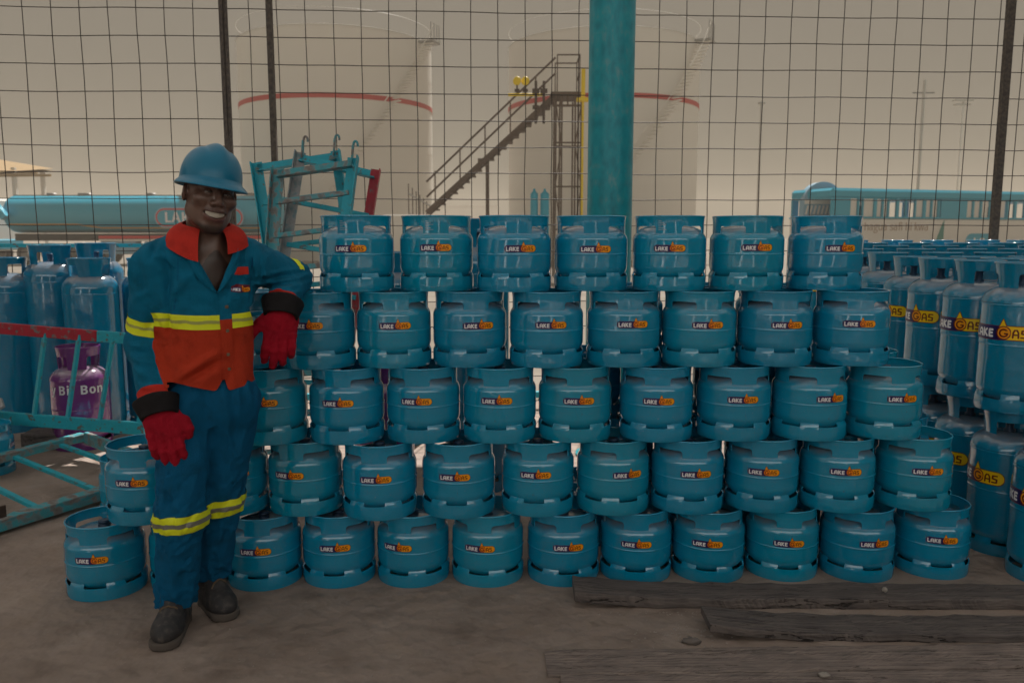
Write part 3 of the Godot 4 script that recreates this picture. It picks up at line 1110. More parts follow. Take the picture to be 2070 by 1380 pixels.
func racks() -> void:
	var t := thing("ladder_rack", "teal steel ladder frame with hooks standing rearmost behind the man's elbow", "steel frame")
	ladder(t, Vector3(-1.55, 1.88, -5.05), Vector3(-1.24, 0.0, -4.75), Vector3(-1.07, 1.95, -5.05), Vector3(-0.76, 0.0, -4.75), [0.13, 0.27, 0.40, 0.52, 0.66, 0.8], [M.teal, M.teal], M.teal, M.teal, 0.062, [0.98])
	t = thing("ladder_rack", "grey worn steel ladder frame, nearest of the frames by the man's elbow", "steel frame")
	ladder(t, Vector3(-1.335, 1.82, -4.75), Vector3(-1.39, 0.0, -4.25), Vector3(-0.905, 1.88, -4.75), Vector3(-1.09, 0.0, -4.25), [0.105, 0.21, 0.315, 0.42, 0.525, 0.63, 0.74, 0.85], [M.grey_teal, M.teal], M.grey_teal, M.grey_teal, 0.066, [0.98])
	t = thing("ladder_rack", "steel ladder frame with one red leg and one bare pale leg", "steel frame")
	ladder(t, Vector3(-1.255, 1.93, -4.95), Vector3(-1.50, 0.0, -4.5), Vector3(-0.81, 1.83, -4.95), Vector3(-1.06, 0.0, -4.5), [0.15, 0.28, 0.41, 0.54, 0.68, 0.82], [M.pale, M.red_paint], M.teal, M.teal, 0.06, [0.02])
	# the frame on its side by the purple cylinder
	t = thing("rung_frame", "blue ladder frame on its side with a red-painted top rail, at left", "steel frame")
	var m := MB.new()
	m.bar(Vector3(-3.45, 0.865, -5.2), Vector3(-2.665, 0.80, -5.2), 0.03, 0.072, 0.003)
	put("top_rail", m, M.red_paint, t)
	m = MB.new()
	m.bar(Vector3(-2.664, 0.80, -5.2), Vector3(-2.46, 0.785, -5.2), 0.03, 0.072, 0.003)
	put("top_rail", m, M.teal, t)
	m = MB.new()
	m.bar(Vector3(-3.34, 0.29, -5.12), Vector3(-2.36, 0.21, -5.12), 0.03, 0.08, 0.003)
	put("bottom_rail", m, M.teal, t)
	for s in [[-3.30, 0.84, -3.36, 0.30], [-3.0, 0.82, -3.07, 0.27], [-2.78, 0.81, -2.855, 0.255], [-2.565, 0.79, -2.65, 0.24], [-2.36, 0.5, -2.40, 0.22]]:
		m = MB.new()
		m.bar(Vector3(s[0], s[1], -5.2), Vector3(s[2], s[3], -5.12), 0.042, 0.02, 0.003)
		put("rung", m, M.teal, t)
	m = MB.new()
	m.bar(Vector3(-3.50, 0.20, -4.95), Vector3(-3.18, 0.41, -5.0), 0.07, 0.02, 0.002, Vector3(0, 0.6, 0.8))
	put("end_plate", m, M.pale, t)
	# the frame lying on the floor
	t = thing("rung_frame", "long worn ladder frame lying flat on the floor at the left edge", "steel frame")
	var n0 := Vector3(-2.62, 0.05, -3.60); var n1 := Vector3(-1.98, 0.06, -4.72)
	var f0 := Vector3(-3.35, 0.12, -4.10); var f1 := Vector3(-2.80, 0.14, -5.20)
	m = MB.new(); m.bar(n0, n1, 0.075, 0.06, 0.004); put("side_rail", m, M.grey_teal, t)
	m = MB.new(); m.bar(f0, f1, 0.065, 0.05, 0.004); put("side_rail", m, M.grey_teal, t)
	m = MB.new(); m.bar(f1 + Vector3(0.03, 0, 0.03), n1 + Vector3(-0.03, 0, 0.03), 0.03, 0.08, 0.004); put("end_rail", m, M.grey_teal, t)
	for s in [0.12, 0.37, 0.62, 0.86]:
		m = MB.new()
		m.bar(f0.lerp(f1, s) - Vector3(0, 0.01, 0), n0.lerp(n1, s - 0.02) + Vector3(0, 0.012, 0), 0.03, 0.024, 0.003)
		put("rung", m, M.teal, t)
	m = MB.new(); m.box(Vector3(-2.50, 0.10, -3.80), Vector3(0.10, 0.08, 0.006), Basis(Vector3.UP, 1.0)); put("torn_plate", m, M.rust, t)
	# dark timber under the leaning frame
	m = plank(Vector3(-3.3, 0, -5.42), Vector3(-2.85, 0, -5.5), 0.22, 0.12, 4, 0.0)
	tag(put("timber_block", m, M.timber), "dark timber block on the floor beneath the blue ladder frame", "timber")

func plank(a: Vector3, b: Vector3, w: float, th: float, seed_: int, curl: float) -> MB:
	var o := MB.new()
	o.with_uv = true
	var nz := noise(seed_, 1.3, 4)
	var d := (b - a).normalized()
	var s := Vector3(-d.z, 0, d.x)
	var len_ := (b - a).length()
	var seg_ := int(maxf(8, len_ / 0.035))
	var rows := []; var uvs := []
	var prof := [[-0.5, 0.0], [-0.5, 0.85], [-0.47, 1.0], [-0.25, 1.0], [0.0, 1.0], [0.25, 1.0], [0.47, 1.0], [0.5, 0.85], [0.5, 0.0]]
	for i in seg_ + 1:
		var t := float(i) / seg_
		var c := a + d * (len_ * t)
		var row := PackedVector3Array(); var ur := []
		var lift := curl * pow(clampf(1.0 - t * len_ / 0.5, 0.0, 1.0), 2.0)
		for q in prof:
			var e := nz.get_noise_2d(t * len_ * 3.0, q[0] * 2.0)
			var ww: float = q[0] * w + (0.012 * nz.get_noise_2d(t * len_ * 4.0, 40.0 + signf(q[0]) * 9.0) if absf(q[0]) > 0.3 else 0.0)
			var yy: float = q[1] * th * (1.0 + 0.16 * e) + 0.004 * nz.get_noise_2d(t * len_ * 16.0, q[0] * 6.0) * q[1]
			row.append(c + s * ww + Vector3(0, maxf(yy + lift, 0.001), 0))
			ur.append(Vector2(t * len_ * 0.55 + seed_ * 0.37, q[0] * 0.8 + q[1] * th * 1.5 + seed_ * 0.21))
		rows.append(row); uvs.append(ur)
	var rev := []; var ru := []
	for i in range(rows.size() - 1, -1, -1):
		rev.append(rows[i]); ru.append(uvs[i])
	o.grid(rows, false, uvs)
	var r0: Array = Array(rows[0]); r0.reverse()
	o.poly(r0)
	o.poly(Array(rows[rows.size() - 1]))
	return o

func planks() -> void:
	var t := plank(Vector3(0.245, 0.004, -3.095), Vector3(2.35, 0.004, -3.075), 0.155, 0.040, 9, 0.03)
	tag(put("plank", t, M.timber), "dark weathered timber plank nearest the stack, its left end raised", "plank")
	t = plank(Vector3(0.71, 0.004, -2.838), Vector3(2.3, 0.004, -2.822), 0.160, 0.028, 10, 0.035)
	tag(put("plank", t, M.timber), "middle weathered plank with a split, curled left end", "plank")
	t = plank(Vector3(0.115, 0.004, -2.595), Vector3(2.3, 0.004, -2.66), 0.16, 0.012, 11, 0.0)
	tag(put("plank", t, M.dusty_timber), "dusty plank sunk nearly flush with the floor, nearest the camera", "plank")
	t = plank(Vector3(0.16, 0.004, -2.45), Vector3(2.3, 0.004, -2.49), 0.15, 0.010, 12, 0.0)
	tag(put("plank", t, M.dusty_timber), "dusty plank cut off by the lower edge of the picture", "plank")
	for s in [[0.985, -2.925, 0.022, "tan_stone", "flat tan stone chip lying between the two upper planks", Vector3(1.3, 0.5, 0.8)], [1.47, -3.06, 0.011, "stone", "small white pebble on top of the plank nearest the stack", Vector3(1, 0.9, 1)], [0.64, -2.745, 0.022, "scrap", "crumpled grey scrap by the middle plank's end", Vector3(1.6, 0.5, 0.9)], [1.02, -2.50, 0.012, "stone", "white scrap on the dusty plank at the bottom", Vector3(1.6, 0.6, 1.0)], [1.99, -3.13, 0.02, "stone", "pale stone at the right edge below the tall cylinders", Vector3(1.2, 0.8, 1)]]:
		var m := MB.new()
		var rows := []
		var nz := noise(int(s[0] * 100), 1.2, 2)
		for j in 7:
			var row := PackedVector3Array()
			for i in 10:
				var p := Vector3(sin(PI * j / 6.0) * cos(TAU * i / 10.0), -cos(PI * j / 6.0), -sin(PI * j / 6.0) * sin(TAU * i / 10.0))
				row.append(p * s[2] * (1.0 + 0.5 * nz.get_noise_3dv(p * 1.5)) * s[5])
			rows.append(row)
		m.grid(rows, true)
		var lift := 0.0
		if s[3] == "stone":
			lift = 0.05 if s[1] < -3.05 and s[0] < 1.6 else (0.014 if s[1] > -2.6 else 0.0)
		m.shift(Vector3(s[0], s[2] * s[5].y * 0.7 + 0.004 + lift, s[1]))
		tag(put("stone_chip" if s[3] != "scrap" else "scrap", m, M[s[3]]), s[4], "stone" if s[3] != "scrap" else "debris")
	# crumbs of rubble between the planks
	var mm := MultiMesh.new()
	mm.transform_format = MultiMesh.TRANSFORM_3D
	var bm := MB.new()
	bm.poly([Vector3(-1, 0, 0.8), Vector3(1, 0, 0.6), Vector3(0.2, 1.1, 0)]); bm.poly([Vector3(1, 0, 0.6), Vector3(0.3, 0, -1), Vector3(0.2, 1.1, 0)]); bm.poly([Vector3(0.3, 0, -1), Vector3(-1, 0, 0.8), Vector3(0.2, 1.1, 0)])
	mm.mesh = bm.mesh()
	mm.instance_count = 900
	var rng := RandomNumberGenerator.new()
	rng.seed = 5
	for i in 900:
		var x: float = 0.66 + rng.randfn(0.0, 0.09); var z: float = -2.80 + rng.randfn(0.0, 0.05)
		if i > 60:
			x = rng.randf_range(-1.6, 2.2); z = rng.randf_range(-3.15, -2.45)
			if i > 110 and i < 190: z = rng.randf_range(-2.99, -2.96); x = rng.randf_range(0.3, 1.5)
			if i >= 190: x = rng.randf_range(-3.2, 2.2); z = -2.4 - 2.6 * rng.randf() * rng.randf()
		var sc := rng.randf_range(0.0015, 0.005) * (0.6 if i >= 190 else 1.0)
		mm.set_instance_transform(i, Transform3D(Basis(Vector3.UP, rng.randf() * TAU).scaled(Vector3(sc, sc * 0.7, sc)), Vector3(x, 0.0045, z)))
	var mi := MultiMeshInstance3D.new()
	mi.multimesh = mm
	mi.name = "rubble"
	mi.material_override = M.stone
	add_child(mi, true)
	tag(mi, "crumbs of pale rubble scattered on the floor by the planks", "rubble", "", "stuff")

# ------------------------------------------------------------------ beyond the fence
func flat_text(t: String, height: float, at: Vector3, b: Basis, parent: Node, m: Material, bold := true, called := "lettering") -> void:
	var tm := TextMesh.new()
	var f := SystemFont.new()
	f.font_names = PackedStringArray(["Droid Sans"])
	f.font_weight = 700 if bold else 400
	tm.font = f
	tm.text = t
	tm.font_size = 32
	tm.pixel_size = height / 24.0
	tm.depth = 0.01
	tm.horizontal_alignment = HORIZONTAL_ALIGNMENT_LEFT
	var o := MeshInstance3D.new()
	o.mesh = tm
	o.material_override = m
	o.name = numbered(called, parent)
	parent.add_child(o, true)
	o.transform = Transform3D(b, at)

func storage_tank(at: Vector3, r: float, h: float, band: float, label: String, stair_from: float) -> void:
	var t := thing("storage_tank", label, "tank", at)
	var m := MB.new()
	var prof := [Vector2(r, 0.0)]
	for k in range(1, 7):
		var y: float = h * k / 6.0
		prof.append_array([Vector2(r, y - 0.03), Vector2(r + 0.012, y - 0.03), Vector2(r + 0.012, y), Vector2(r, y)])
	m.lathe(prof, 96)
	put("shell", m, M.tank_white, t)
	m = MB.new()
	m.lathe([Vector2(r + 0.03, h + 0.0), Vector2(r + 0.03, h + 0.05), Vector2(r, h + 0.06), Vector2(r * 0.5, h + 0.55), Vector2(0.05, h + 0.7)], 96)
	put("roof", m, M.tank_white, t)
	m = MB.new()
	m.lathe([Vector2(r + 0.02, band), Vector2(r + 0.03, band), Vector2(r + 0.03, band + 0.26), Vector2(r + 0.02, band + 0.26)], 96)
	put("red_band", m, M.tank_red, t)
	# stair winding up the side that faces the yard
	var steps := 44
	var rail := []
	for i in steps:
		var s := float(i) / (steps - 1)
		var a := lerpf(stair_from, stair_from + 1.15, s)
		var y: float = lerpf(3.2, h - 0.2, s)
		var sm := MB.new()
		sm.box(Vector3((r + 0.42) * sin(a), y, (r + 0.42) * cos(a)), Vector3(0.22, 0.05, 0.75), Basis(Vector3.UP, a))
		put("stair_tread", sm, M.tank_white, t)
		rail.append(Vector3((r + 0.8) * sin(a), y + 1.0, (r + 0.8) * cos(a)))
	m = MB.new()
	m.tube(rail, 0.03, 5)
	put("handrail", m, M.tank_white, t)
	m = MB.new()
	var a1 := stair_from + 1.2
	m.box(Vector3((r + 0.4) * sin(a1), h - 0.1, (r + 0.4) * cos(a1)), Vector3(1.1, 0.1, 0.9), Basis(Vector3.UP, a1))
	for k in 4:
		var a2 := a1 - 0.09 + 0.06 * k
		m.bar(Vector3((r + 0.8) * sin(a2), h - 0.1, (r + 0.8) * cos(a2)), Vector3((r + 0.8) * sin(a2), h + 0.9, (r + 0.8) * cos(a2)), 0.05, 0.05)
	put("landing", m, M.grey_metal, t)
	m = MB.new()
	var top_rail := []
	for i in 65:
		var a := TAU * i / 64.0
		top_rail.append(Vector3(r * sin(a), h + 0.9, r * cos(a)))
	m.tube(top_rail, 0.014, 5)
	put("guard_rail", m, M.pale_metal, t)

func stair_tower() -> void:
	var t := thing("stair_tower", "rusty steel stair rising to a loading platform on tall legs", "stairs", Vector3(0, 0, -28))
	var p0 := Vector3(-2.85, 2.15, 0.0); var p1 := Vector3(1.32, 5.88, 0.0)
	for z in [0.4, -0.4]:
		var m := MB.new()
		m.bar(p0 + Vector3(0, 0, z), p1 + Vector3(0, 0, z), 0.09, 0.16, 0.0, Vector3(0.67, -0.75, 0))
		put("stringer", m, M.rust_light, t)
		if z < 0.0:
			continue
		for dy in [1.02, 0.52]:
			m = MB.new()
			m.tube([p0 + Vector3(0, dy, z), p1 + Vector3(0.1, dy + 0.26, z)], 0.035, 6)
			put("handrail", m, M.rust_light, t)
		for k in 5:
			var p := p0.lerp(p1, (k + 0.35) / 5.0)
			m = MB.new()
			m.bar(p + Vector3(0, 0, z), p + Vector3(0, 1.12, z), 0.045, 0.045)
			put("baluster", m, M.rust_light, t)
	for k in 20:
		var p := p0.lerp(p1, (k + 0.5) / 20.0)
		var m := MB.new()
		m.box(p + Vector3(0.12, 0.02, 0), Vector3(0.30, 0.05, 0.8))
		put("tread", m, M.rust_light, t)
	var m2 := MB.new()
	m2.box(Vector3(1.82, 5.98, 0), Vector3(1.1, 0.10, 1.4))
	for k in 5:
		m2.box(Vector3(1.36 + 0.23 * k, 5.75, 0.6), Vector3(0.05, 0.36, 0.05))
	m2.box(Vector3(1.82, 5.60, 0.62), Vector3(1.0, 0.07, 0.06))
	put("platform", m2, M.rust_light, t)
	for x in [1.42, 1.62, 2.08, 2.28]:
		for z in [0.6, -0.6]:
			var m := MB.new()
			m.bar(Vector3(x, 0, z), Vector3(lerpf(x, 1.85, 0.05), 5.9, z), 0.055, 0.055)
			put("leg", m, M.rust_light, t)
	for y in [1.6, 3.0, 4.3, 4.42]:
		var m := MB.new()
		m.bar(Vector3(1.4, y, 0.62), Vector3(2.3, y, 0.62), 0.05, 0.05)
		put("cross_bar", m, M.rust_light, t)
	for s in [[1.42, 3.0, 1.62, 4.3], [1.62, 1.6, 1.42, 3.0], [2.28, 3.0, 2.08, 4.3], [2.08, 1.6, 2.28, 3.0], [1.62, 4.4, 1.42, 5.8], [2.08, 4.4, 2.28, 5.8]]:
		var m := MB.new()
		m.bar(Vector3(s[0], s[1], 0.63), Vector3(s[2], s[3], 0.63), 0.035, 0.035)
		put("brace", m, M.rust_light, t)
	for x in [1.47, 2.20]:
		for z in [0.65, -0.65]:
			var m := MB.new()
			m.bar(Vector3(x, 6.0, z), Vector3(x, 7.2, z), 0.035, 0.035)
			put("guard_post", m, M.rust_light, t)
	for s in [[1.47, 7.19, 0.65, 2.20, 7.19, 0.65], [2.2, 7.19, 0.65, 2.2, 7.19, -0.65], [1.47, 7.19, -0.65, 2.2, 7.19, -0.65], [2.2, 6.6, 0.65, 2.2, 6.6, -0.65]]:
		var m := MB.new()
		m.bar(Vector3(s[0], s[1], s[2]), Vector3(s[3], s[4], s[5]), 0.04, 0.04)
		put("guard_rail", m, M.rust_light, t)
	var post := MB.new()
	post.bar(Vector3(-0.83, 0, 0.0), Vector3(-0.83, 3.95, 0.0), 0.12, 0.12)
	post.bar(Vector3(-1.15, 3.9, 0.0), Vector3(-0.8, 3.9, 0.0), 0.1, 0.14)
	put("support_post", post, M.rust_light, t)
	var pl := MB.new()
	pl.box(Vector3(-3.5, 1.04, 0), Vector3(1.5, 2.08, 2.0), Basis.IDENTITY, 0.03)
	put("concrete_landing", pl, M.white_wall, t)
	# yellow loading pipe with two round valves beside the platform
	t = thing("loading_pipe", "yellow pipe with two round valve wheels beside the stair platform", "pipe", Vector3(0, 0, -26.5))
	var m := MB.new()
	m.tube([Vector3(-0.12, 5.80, 0), Vector3(1.0, 5.80, 0)], 0.05, 8)
	put("pipe", m, M.yellow, t)
	for x in [0.16, 0.42]:
		m = MB.new()
		m.tube([Vector3(x, 5.8, 0), Vector3(x, 6.1, 0)], 0.03, 6)
		m.box(Vector3(x, 5.93, 0), Vector3(0.16, 0.08, 0.12))
		put("valve_stem", m, M.rust, t)
		m = MB.new()
		m.lathe([Vector2(0.001, -0.03), Vector2(0.12, -0.03), Vector2(0.14, 0.0), Vector2(0.12, 0.03), Vector2(0.001, 0.03)], 20)
		var wv := put("valve_wheel", m, M.yellow, t)
		wv.position = Vector3(x, 6.22, 0)
		wv.rotation = Vector3(PI / 2, 0, 0.4)
	for x in [0.75, 1.0]:
		m = MB.new()
		m.tube([Vector3(x, 4.9, 0.1), Vector3(x, 6.2, 0.1)], 0.045, 6)
		m.box(Vector3(x, 5.9, 0.1), Vector3(0.22, 0.12, 0.16)); m.box(Vector3(x, 5.4, 0.1), Vector3(0.2, 0.1, 0.16))
		put("riser", m, M.rust, t)
	m = MB.new()
	m.tube([Vector3(2.25, 0, 0), Vector3(2.25, 5.62, 0)], 0.04, 6)
	m.tube([Vector3(2.25, 5.62, 0), Vector3(2.25, 6.6, 0)], 0.07, 8)
	m.box(Vector3(2.25, 5.66, 0), Vector3(0.4, 0.1, 0.3))
	tag(put("yellow_standpipe", m, M.yellow), "slim yellow standpipe just left of the teal pillar", "pipe").position = Vector3(0, 0, -26.6)
	# two teal pipes standing in the yard
	for s in [[0.70, "left of two short teal pipes standing beyond the fence", 0.24], [1.03, "right of two short teal pipes standing beyond the fence", 0.28]]:
		m = MB.new()
		m.lathe([Vector2(s[2] / 2, 0), Vector2(s[2] / 2, 2.7), Vector2(0.05, 2.78), Vector2(0.03, 2.86), Vector2(0.001, 2.86)], 20)
		var o := put("standing_pipe", m, M.far_blue)
		o.position = Vector3(s[0], 0, -26)
		tag(o, s[1], "pipe", "teal pipes in the yard")

func wheel(t: Node3D, at: Vector3, r: float) -> void:
	var m := MB.new()
	m.lathe([Vector2(r * 0.6, -0.14), Vector2(r * 0.95, -0.15), Vector2(r, -0.11), Vector2(r, 0.11), Vector2(r * 0.95, 0.15), Vector2(r * 0.6, 0.14)], 28)
	var ty := put("wheel", m, M.tyre, t)
	ty.position = at
	ty.rotation = Vector3(PI / 2, 0, 0)
	m = MB.new()
	m.lathe([Vector2(0.001, 0.06), Vector2(r * 0.2, 0.1), Vector2(r * 0.25, 0.04), Vector2(r * 0.5, 0.05), Vector2(r * 0.62, 0.135)], 24)
	m.tint = Color.WHITE
	var rows := MB.new()
	rows.lathe([Vector2(r * 0.62, 0.135), Vector2(r * 0.5, 0.05), Vector2(r * 0.25, 0.04), Vector2(r * 0.2, 0.1), Vector2(0.001, 0.1)], 24)
	put("rim", rows, M.grey_metal, ty)

func tanker_truck() -> void:
	var t := thing("tanker_truck", "long blue tanker truck with an orange stripe parked beyond the fence", "truck", Vector3(-17.6, 0, -40))
	# tank shell along x, elliptical
	var mb := MB.new()
	var rows := []
	for s in [[-6.45, 0.0], [-6.45, 0.86], [-6.38, 0.97], [-6.25, 1.0], [6.4, 1.0], [6.52, 0.97], [6.6, 0.86], [6.6, 0.0]]:
		var row := PackedVector3Array()
		for k in 40:
			var a := TAU * k / 40.0
			row.append(Vector3(s[0], 2.40 + 0.90 * s[1] * cos(a), -1.2 * s[1] * sin(a)))
		rows.append(row)
	mb.grid(rows, true)
	put("tank", mb, M.far_blue, t)
	var hw := MB.new()
	hw.box(Vector3(0, 3.28, 0), Vector3(12.6, 0.05, 0.7))
	for x in [-4.6, -3.1, -2.9, 0.2, 1.9, 3.4, 5.0]:
		hw.lathe([Vector2(0.22, 3.3), Vector2(0.22, 3.4), Vector2(0.001, 3.42)], 14, Vector3(x, 0, 0.1))
	put("manhole_lids", hw, M.grey_metal, t)
	# stripe that dips to the right, following the shell
	var st := MB.new()
	var sr := [PackedVector3Array(), PackedVector3Array()]
	for s in [[-6.2, 1.86], [-3.0, 1.86], [-1.9, 1.70], [6.35, 1.70]]:
		for k in 2:
			var y: float = s[1] + 0.075 * k
			sr[k].append(Vector3(s[0], y, 1.2 * sqrt(1.0 - pow((y - 2.40) / 0.90, 2.0)) + 0.012))
	st.grid(sr)
	put("stripe", st, M.orange_line, t)
	var sk := MB.new()
	sk.box(Vector3(0.2, 1.30, 0), Vector3(12.6, 0.34, 1.6))
	put("chassis", sk, M.dark, t)
	sk = MB.new()
	sk.box(Vector3(2.2, 1.30, 1.22), Vector3(8.2, 0.14, 0.05))
	put("side_guard", sk, M.red_far, t)
	sk = MB.new()
	sk.box(Vector3(2.2, 1.16, 1.20), Vector3(8.2, 0.09, 0.05))
	put("side_guard", sk, M.white_wall, t)
	sk = MB.new()
	sk.box(Vector3(-1.0, 0.85, 0.9), Vector3(1.7, 0.7, 0.6), Basis.IDENTITY, 0.05)
	put("tool_box", sk, M.far_pale_blue, t)
	sk = MB.new()
	sk.box(Vector3(0.9, 0.75, 0.9), Vector3(1.4, 0.7, 0.6), Basis.IDENTITY, 0.05)
	put("tool_box", sk, M.far_pale_blue, t)
	for x in [-5.4, -4.1, -2.4, 3.0, 4.3, 5.6]:
		wheel(t, Vector3(x, 0.5, 1.0), 0.5)
		wheel(t, Vector3(x, 0.5, -1.0), 0.5)
	# cab
	var cb := MB.new()
	cb.box(Vector3(-8.0, 1.9, 0), Vector3(2.1, 2.5, 2.4), Basis.IDENTITY, 0.12)
	put("cab", cb, M.white_wall, t)
	cb = MB.new()
	cb.box(Vector3(-8.05, 2.3, 1.205), Vector3(1.0, 0.75, 0.02))
	put("cab_window", cb, M.dark, t)
	cb = MB.new()
	cb.box(Vector3(-8.0, 0.95, 0), Vector3(2.2, 0.5, 2.45), Basis.IDENTITY, 0.05)
	put("bumper", cb, M.far_blue, t)
	wheel(t, Vector3(-7.9, 0.5, 1.0), 0.5); wheel(t, Vector3(-7.9, 0.5, -1.0), 0.5)
	# emblem: a white pill with a red outline and the name
	var e := MB.new()
	_pill(e, Vector3(2.9, 2.22, 1.26), 4.2, 0.95, 0.0)
	put("emblem", e, M.far_pale_blue, t)
	e = MB.new()
	_pill(e, Vector3(2.9, 2.22, 1.27), 4.08, 0.83, 0.0)
	put("emblem", e, M.red_far, t)
	e = MB.new()
	_pill(e, Vector3(2.9, 2.22, 1.28), 3.94, 0.69, 0.0)
	put("emblem", e, M.far_blue, t)
	flat_text("LAKE", 0.5, Vector3(1.25, 2.22, 1.29), Basis.IDENTITY, t, M.white_print)
	# blue loading boom at the left
	var bt := thing("loading_boom", "slanting blue loading arm at the left edge by the tanker", "boom", Vector3(-24.4, 0, -38.5))
	var bm := MB.new()
	bm.bar(Vector3(-1.5, 5.1, 0), Vector3(0.75, 2.2, 0), 0.32, 0.3)
	put("arm", bm, M.far_blue, bt)
	bm = MB.new()
	bm.bar(Vector3(-1.3, 0, 0), Vector3(-1.3, 4.9, 0), 0.3, 0.3)
	put("mast", bm, M.far_blue, bt)
	bm = MB.new()
	bm.bar(Vector3(-1.2, 4.1, 0.1), Vector3(0.6, 4.0, 0.1), 0.12, 0.12)
	put("stay", bm, M.far_pale_blue, bt)

func _pill(m: MB, c: Vector3, w: float, h: float, _t: float) -> void:
	var ps := []
	for k in 25:
		var a := -PI / 2 + PI * k / 24.0
		ps.append(c + Vector3((w - h) / 2 + h / 2 * cos(a), h / 2 * sin(a), 0))
	for k in 25:
		var a := PI / 2 + PI * k / 24.0
		ps.append(c + Vector3(-(w - h) / 2 + h / 2 * cos(a), h / 2 * sin(a), 0))
	m.poly(ps)

func bus() -> void:
	var turn := 0.33
	var t := thing("bus", "light blue bus with a row of open windows and white lower panels", "bus", Vector3(11.7, 0, -30.2), turn)
	var L := 11.5
	var m := MB.new()
	m.box(Vector3(L / 2, 2.93, -1.2), Vector3(L, 0.40, 2.4), Basis.IDENTITY, 0.1)
	put("roof", m, M.far_blue, t)
	m = MB.new()
	for s in [[0.0, 0.75], [5.15, 6.35], [9.6, 10.3]]:
		m = MB.new()
		m.box(Vector3((s[0] + s[1]) / 2, 2.42, -0.05), Vector3(s[1] - s[0], 0.72, 0.1))
		put("side_panel", m, M.far_blue, t)
	for x in [0.2, 3.0, 5.7, 8.6, 11.2]:
		m = MB.new()
		m.box(Vector3(x, 2.42, -2.35), Vector3(0.3, 0.72, 0.06))
		put("rear_post", m, M.far_blue, t)
	m = MB.new()
	m.box(Vector3(L / 2, 2.06, -1.2), Vector3(L, 0.06, 2.42))
	put("waist_rail", m, M.far_blue, t)
	m = MB.new()
	m.box(Vector3(L / 2, 1.22, -1.2), Vector3(L, 1.6, 2.38), Basis.IDENTITY, 0.04)
	put("lower_body", m, M.white_wall, t)
	var k := 0
	for x in [0.78, 1.22, 1.42, 2.0, 2.35, 2.62, 3.05, 3.45, 3.9, 4.35, 4.7, 5.05, 6.4, 6.8, 7.2, 7.7, 8.1, 8.6, 9.0, 9.5, 10.4, 10.9, 11.4]:
		m = MB.new()
		m.box(Vector3(x, 2.42, -0.05), Vector3(0.06 if k % 3 else 0.12, 0.72, 0.09))
		put("window_post", m, M.far_blue, t)
		k += 1
	for s in [[0.82, 1.18], [1.46, 1.96], [2.1, 2.30], [2.40, 2.58], [3.92, 4.32], [4.40, 4.66], [4.75, 5.0], [6.45, 6.75], [6.85, 7.15], [7.25, 7.6], [8.15, 8.5]]:
		m = MB.new()
		m.box(Vector3((s[0] + s[1]) / 2, 2.42, -0.09), Vector3(s[1] - s[0], 0.70, 0.02))
		put("window_blind", m, M.white_wall, t)  # white panels standing for the bright sky seen through the windows
	for s in [2.62, 3.2, 6.9, 8.9]:
		m = MB.new()
		m.box(Vector3(s, 2.30, -1.3), Vector3(0.42, 0.5, 0.4), Basis.IDENTITY, 0.05)
		put("seat", m, M.dark, t)
	for x in [1.8, 9.0]:
		wheel(t, Vector3(x, 0.5, -0.25), 0.5)
		wheel(t, Vector3(x, 0.5, -2.15), 0.5)
	var pale := mat(lin(0.42, 0.33, 0.26), 0.7)
	flat_text("hagua safi hi kwa", 0.30, Vector3(1.5, 1.72, 0.0), Basis.IDENTITY, t, pale, false)
	m = MB.new()
	m.poly([Vector3(4.9, 1.0, 0.004), Vector3(5.35, 1.0, 0.004), Vector3(5.35, 2.0, 0.004), Vector3(5.25, 1.85, 0.004)])
	put("green_flash", m, mat(lin(0.06, 0.25, 0.22), 0.6), t)
	m = MB.new()
	_pill(m, Vector3(7.35, 1.16, 0.004), 1.75, 0.62, 0.0)
	put("emblem", m, M.far_blue, t)
	flat_text("LO", 0.40, Vector3(6.85, 1.1, 0.008), Basis.IDENTITY, t, M.white_wall)
	# rounded pale end in front of the bus
	t = thing("rounded_trailer", "pale blue round-topped trailer end with a white band, left of the bus", "trailer", Vector3(11.85, 0, -31.5))
	m = MB.new()
	var rows := []
	for z in [0.0, -0.5]:
		var row := PackedVector3Array([Vector3(-0.72, 0.7, z)])
		for q in 17:
			var a := PI - PI * q / 16.0
			row.append(Vector3(0.72 * cos(a), 2.72 + 0.70 * sin(a), z))
		row.append(Vector3(0.72, 0.7, z))
		rows.append(row)
	m.grid([rows[1], rows[0]])
	m.poly(Array(rows[0]))
	put("shell", m, M.far_pale_blue, t)
	m = MB.new()
	m.box(Vector3(0, 2.66, 0.02), Vector3(1.40, 0.16, 0.03))
	put("white_band", m, M.white_wall, t)
	for q in 9:
		m = MB.new()
		m.box(Vector3(-0.6 + 0.15 * q, 2.36, 0.02), Vector3(0.06, 0.34, 0.03), Basis(Vector3(0, 0, 1), -0.2))
		put("slat", m, M.white_wall, t)
	m = MB.new()
	m.box(Vector3(0.86, 2.45, 0.3), Vector3(0.16, 0.40, 0.05))
	put("yellow_plate", m, M.yellow, t)

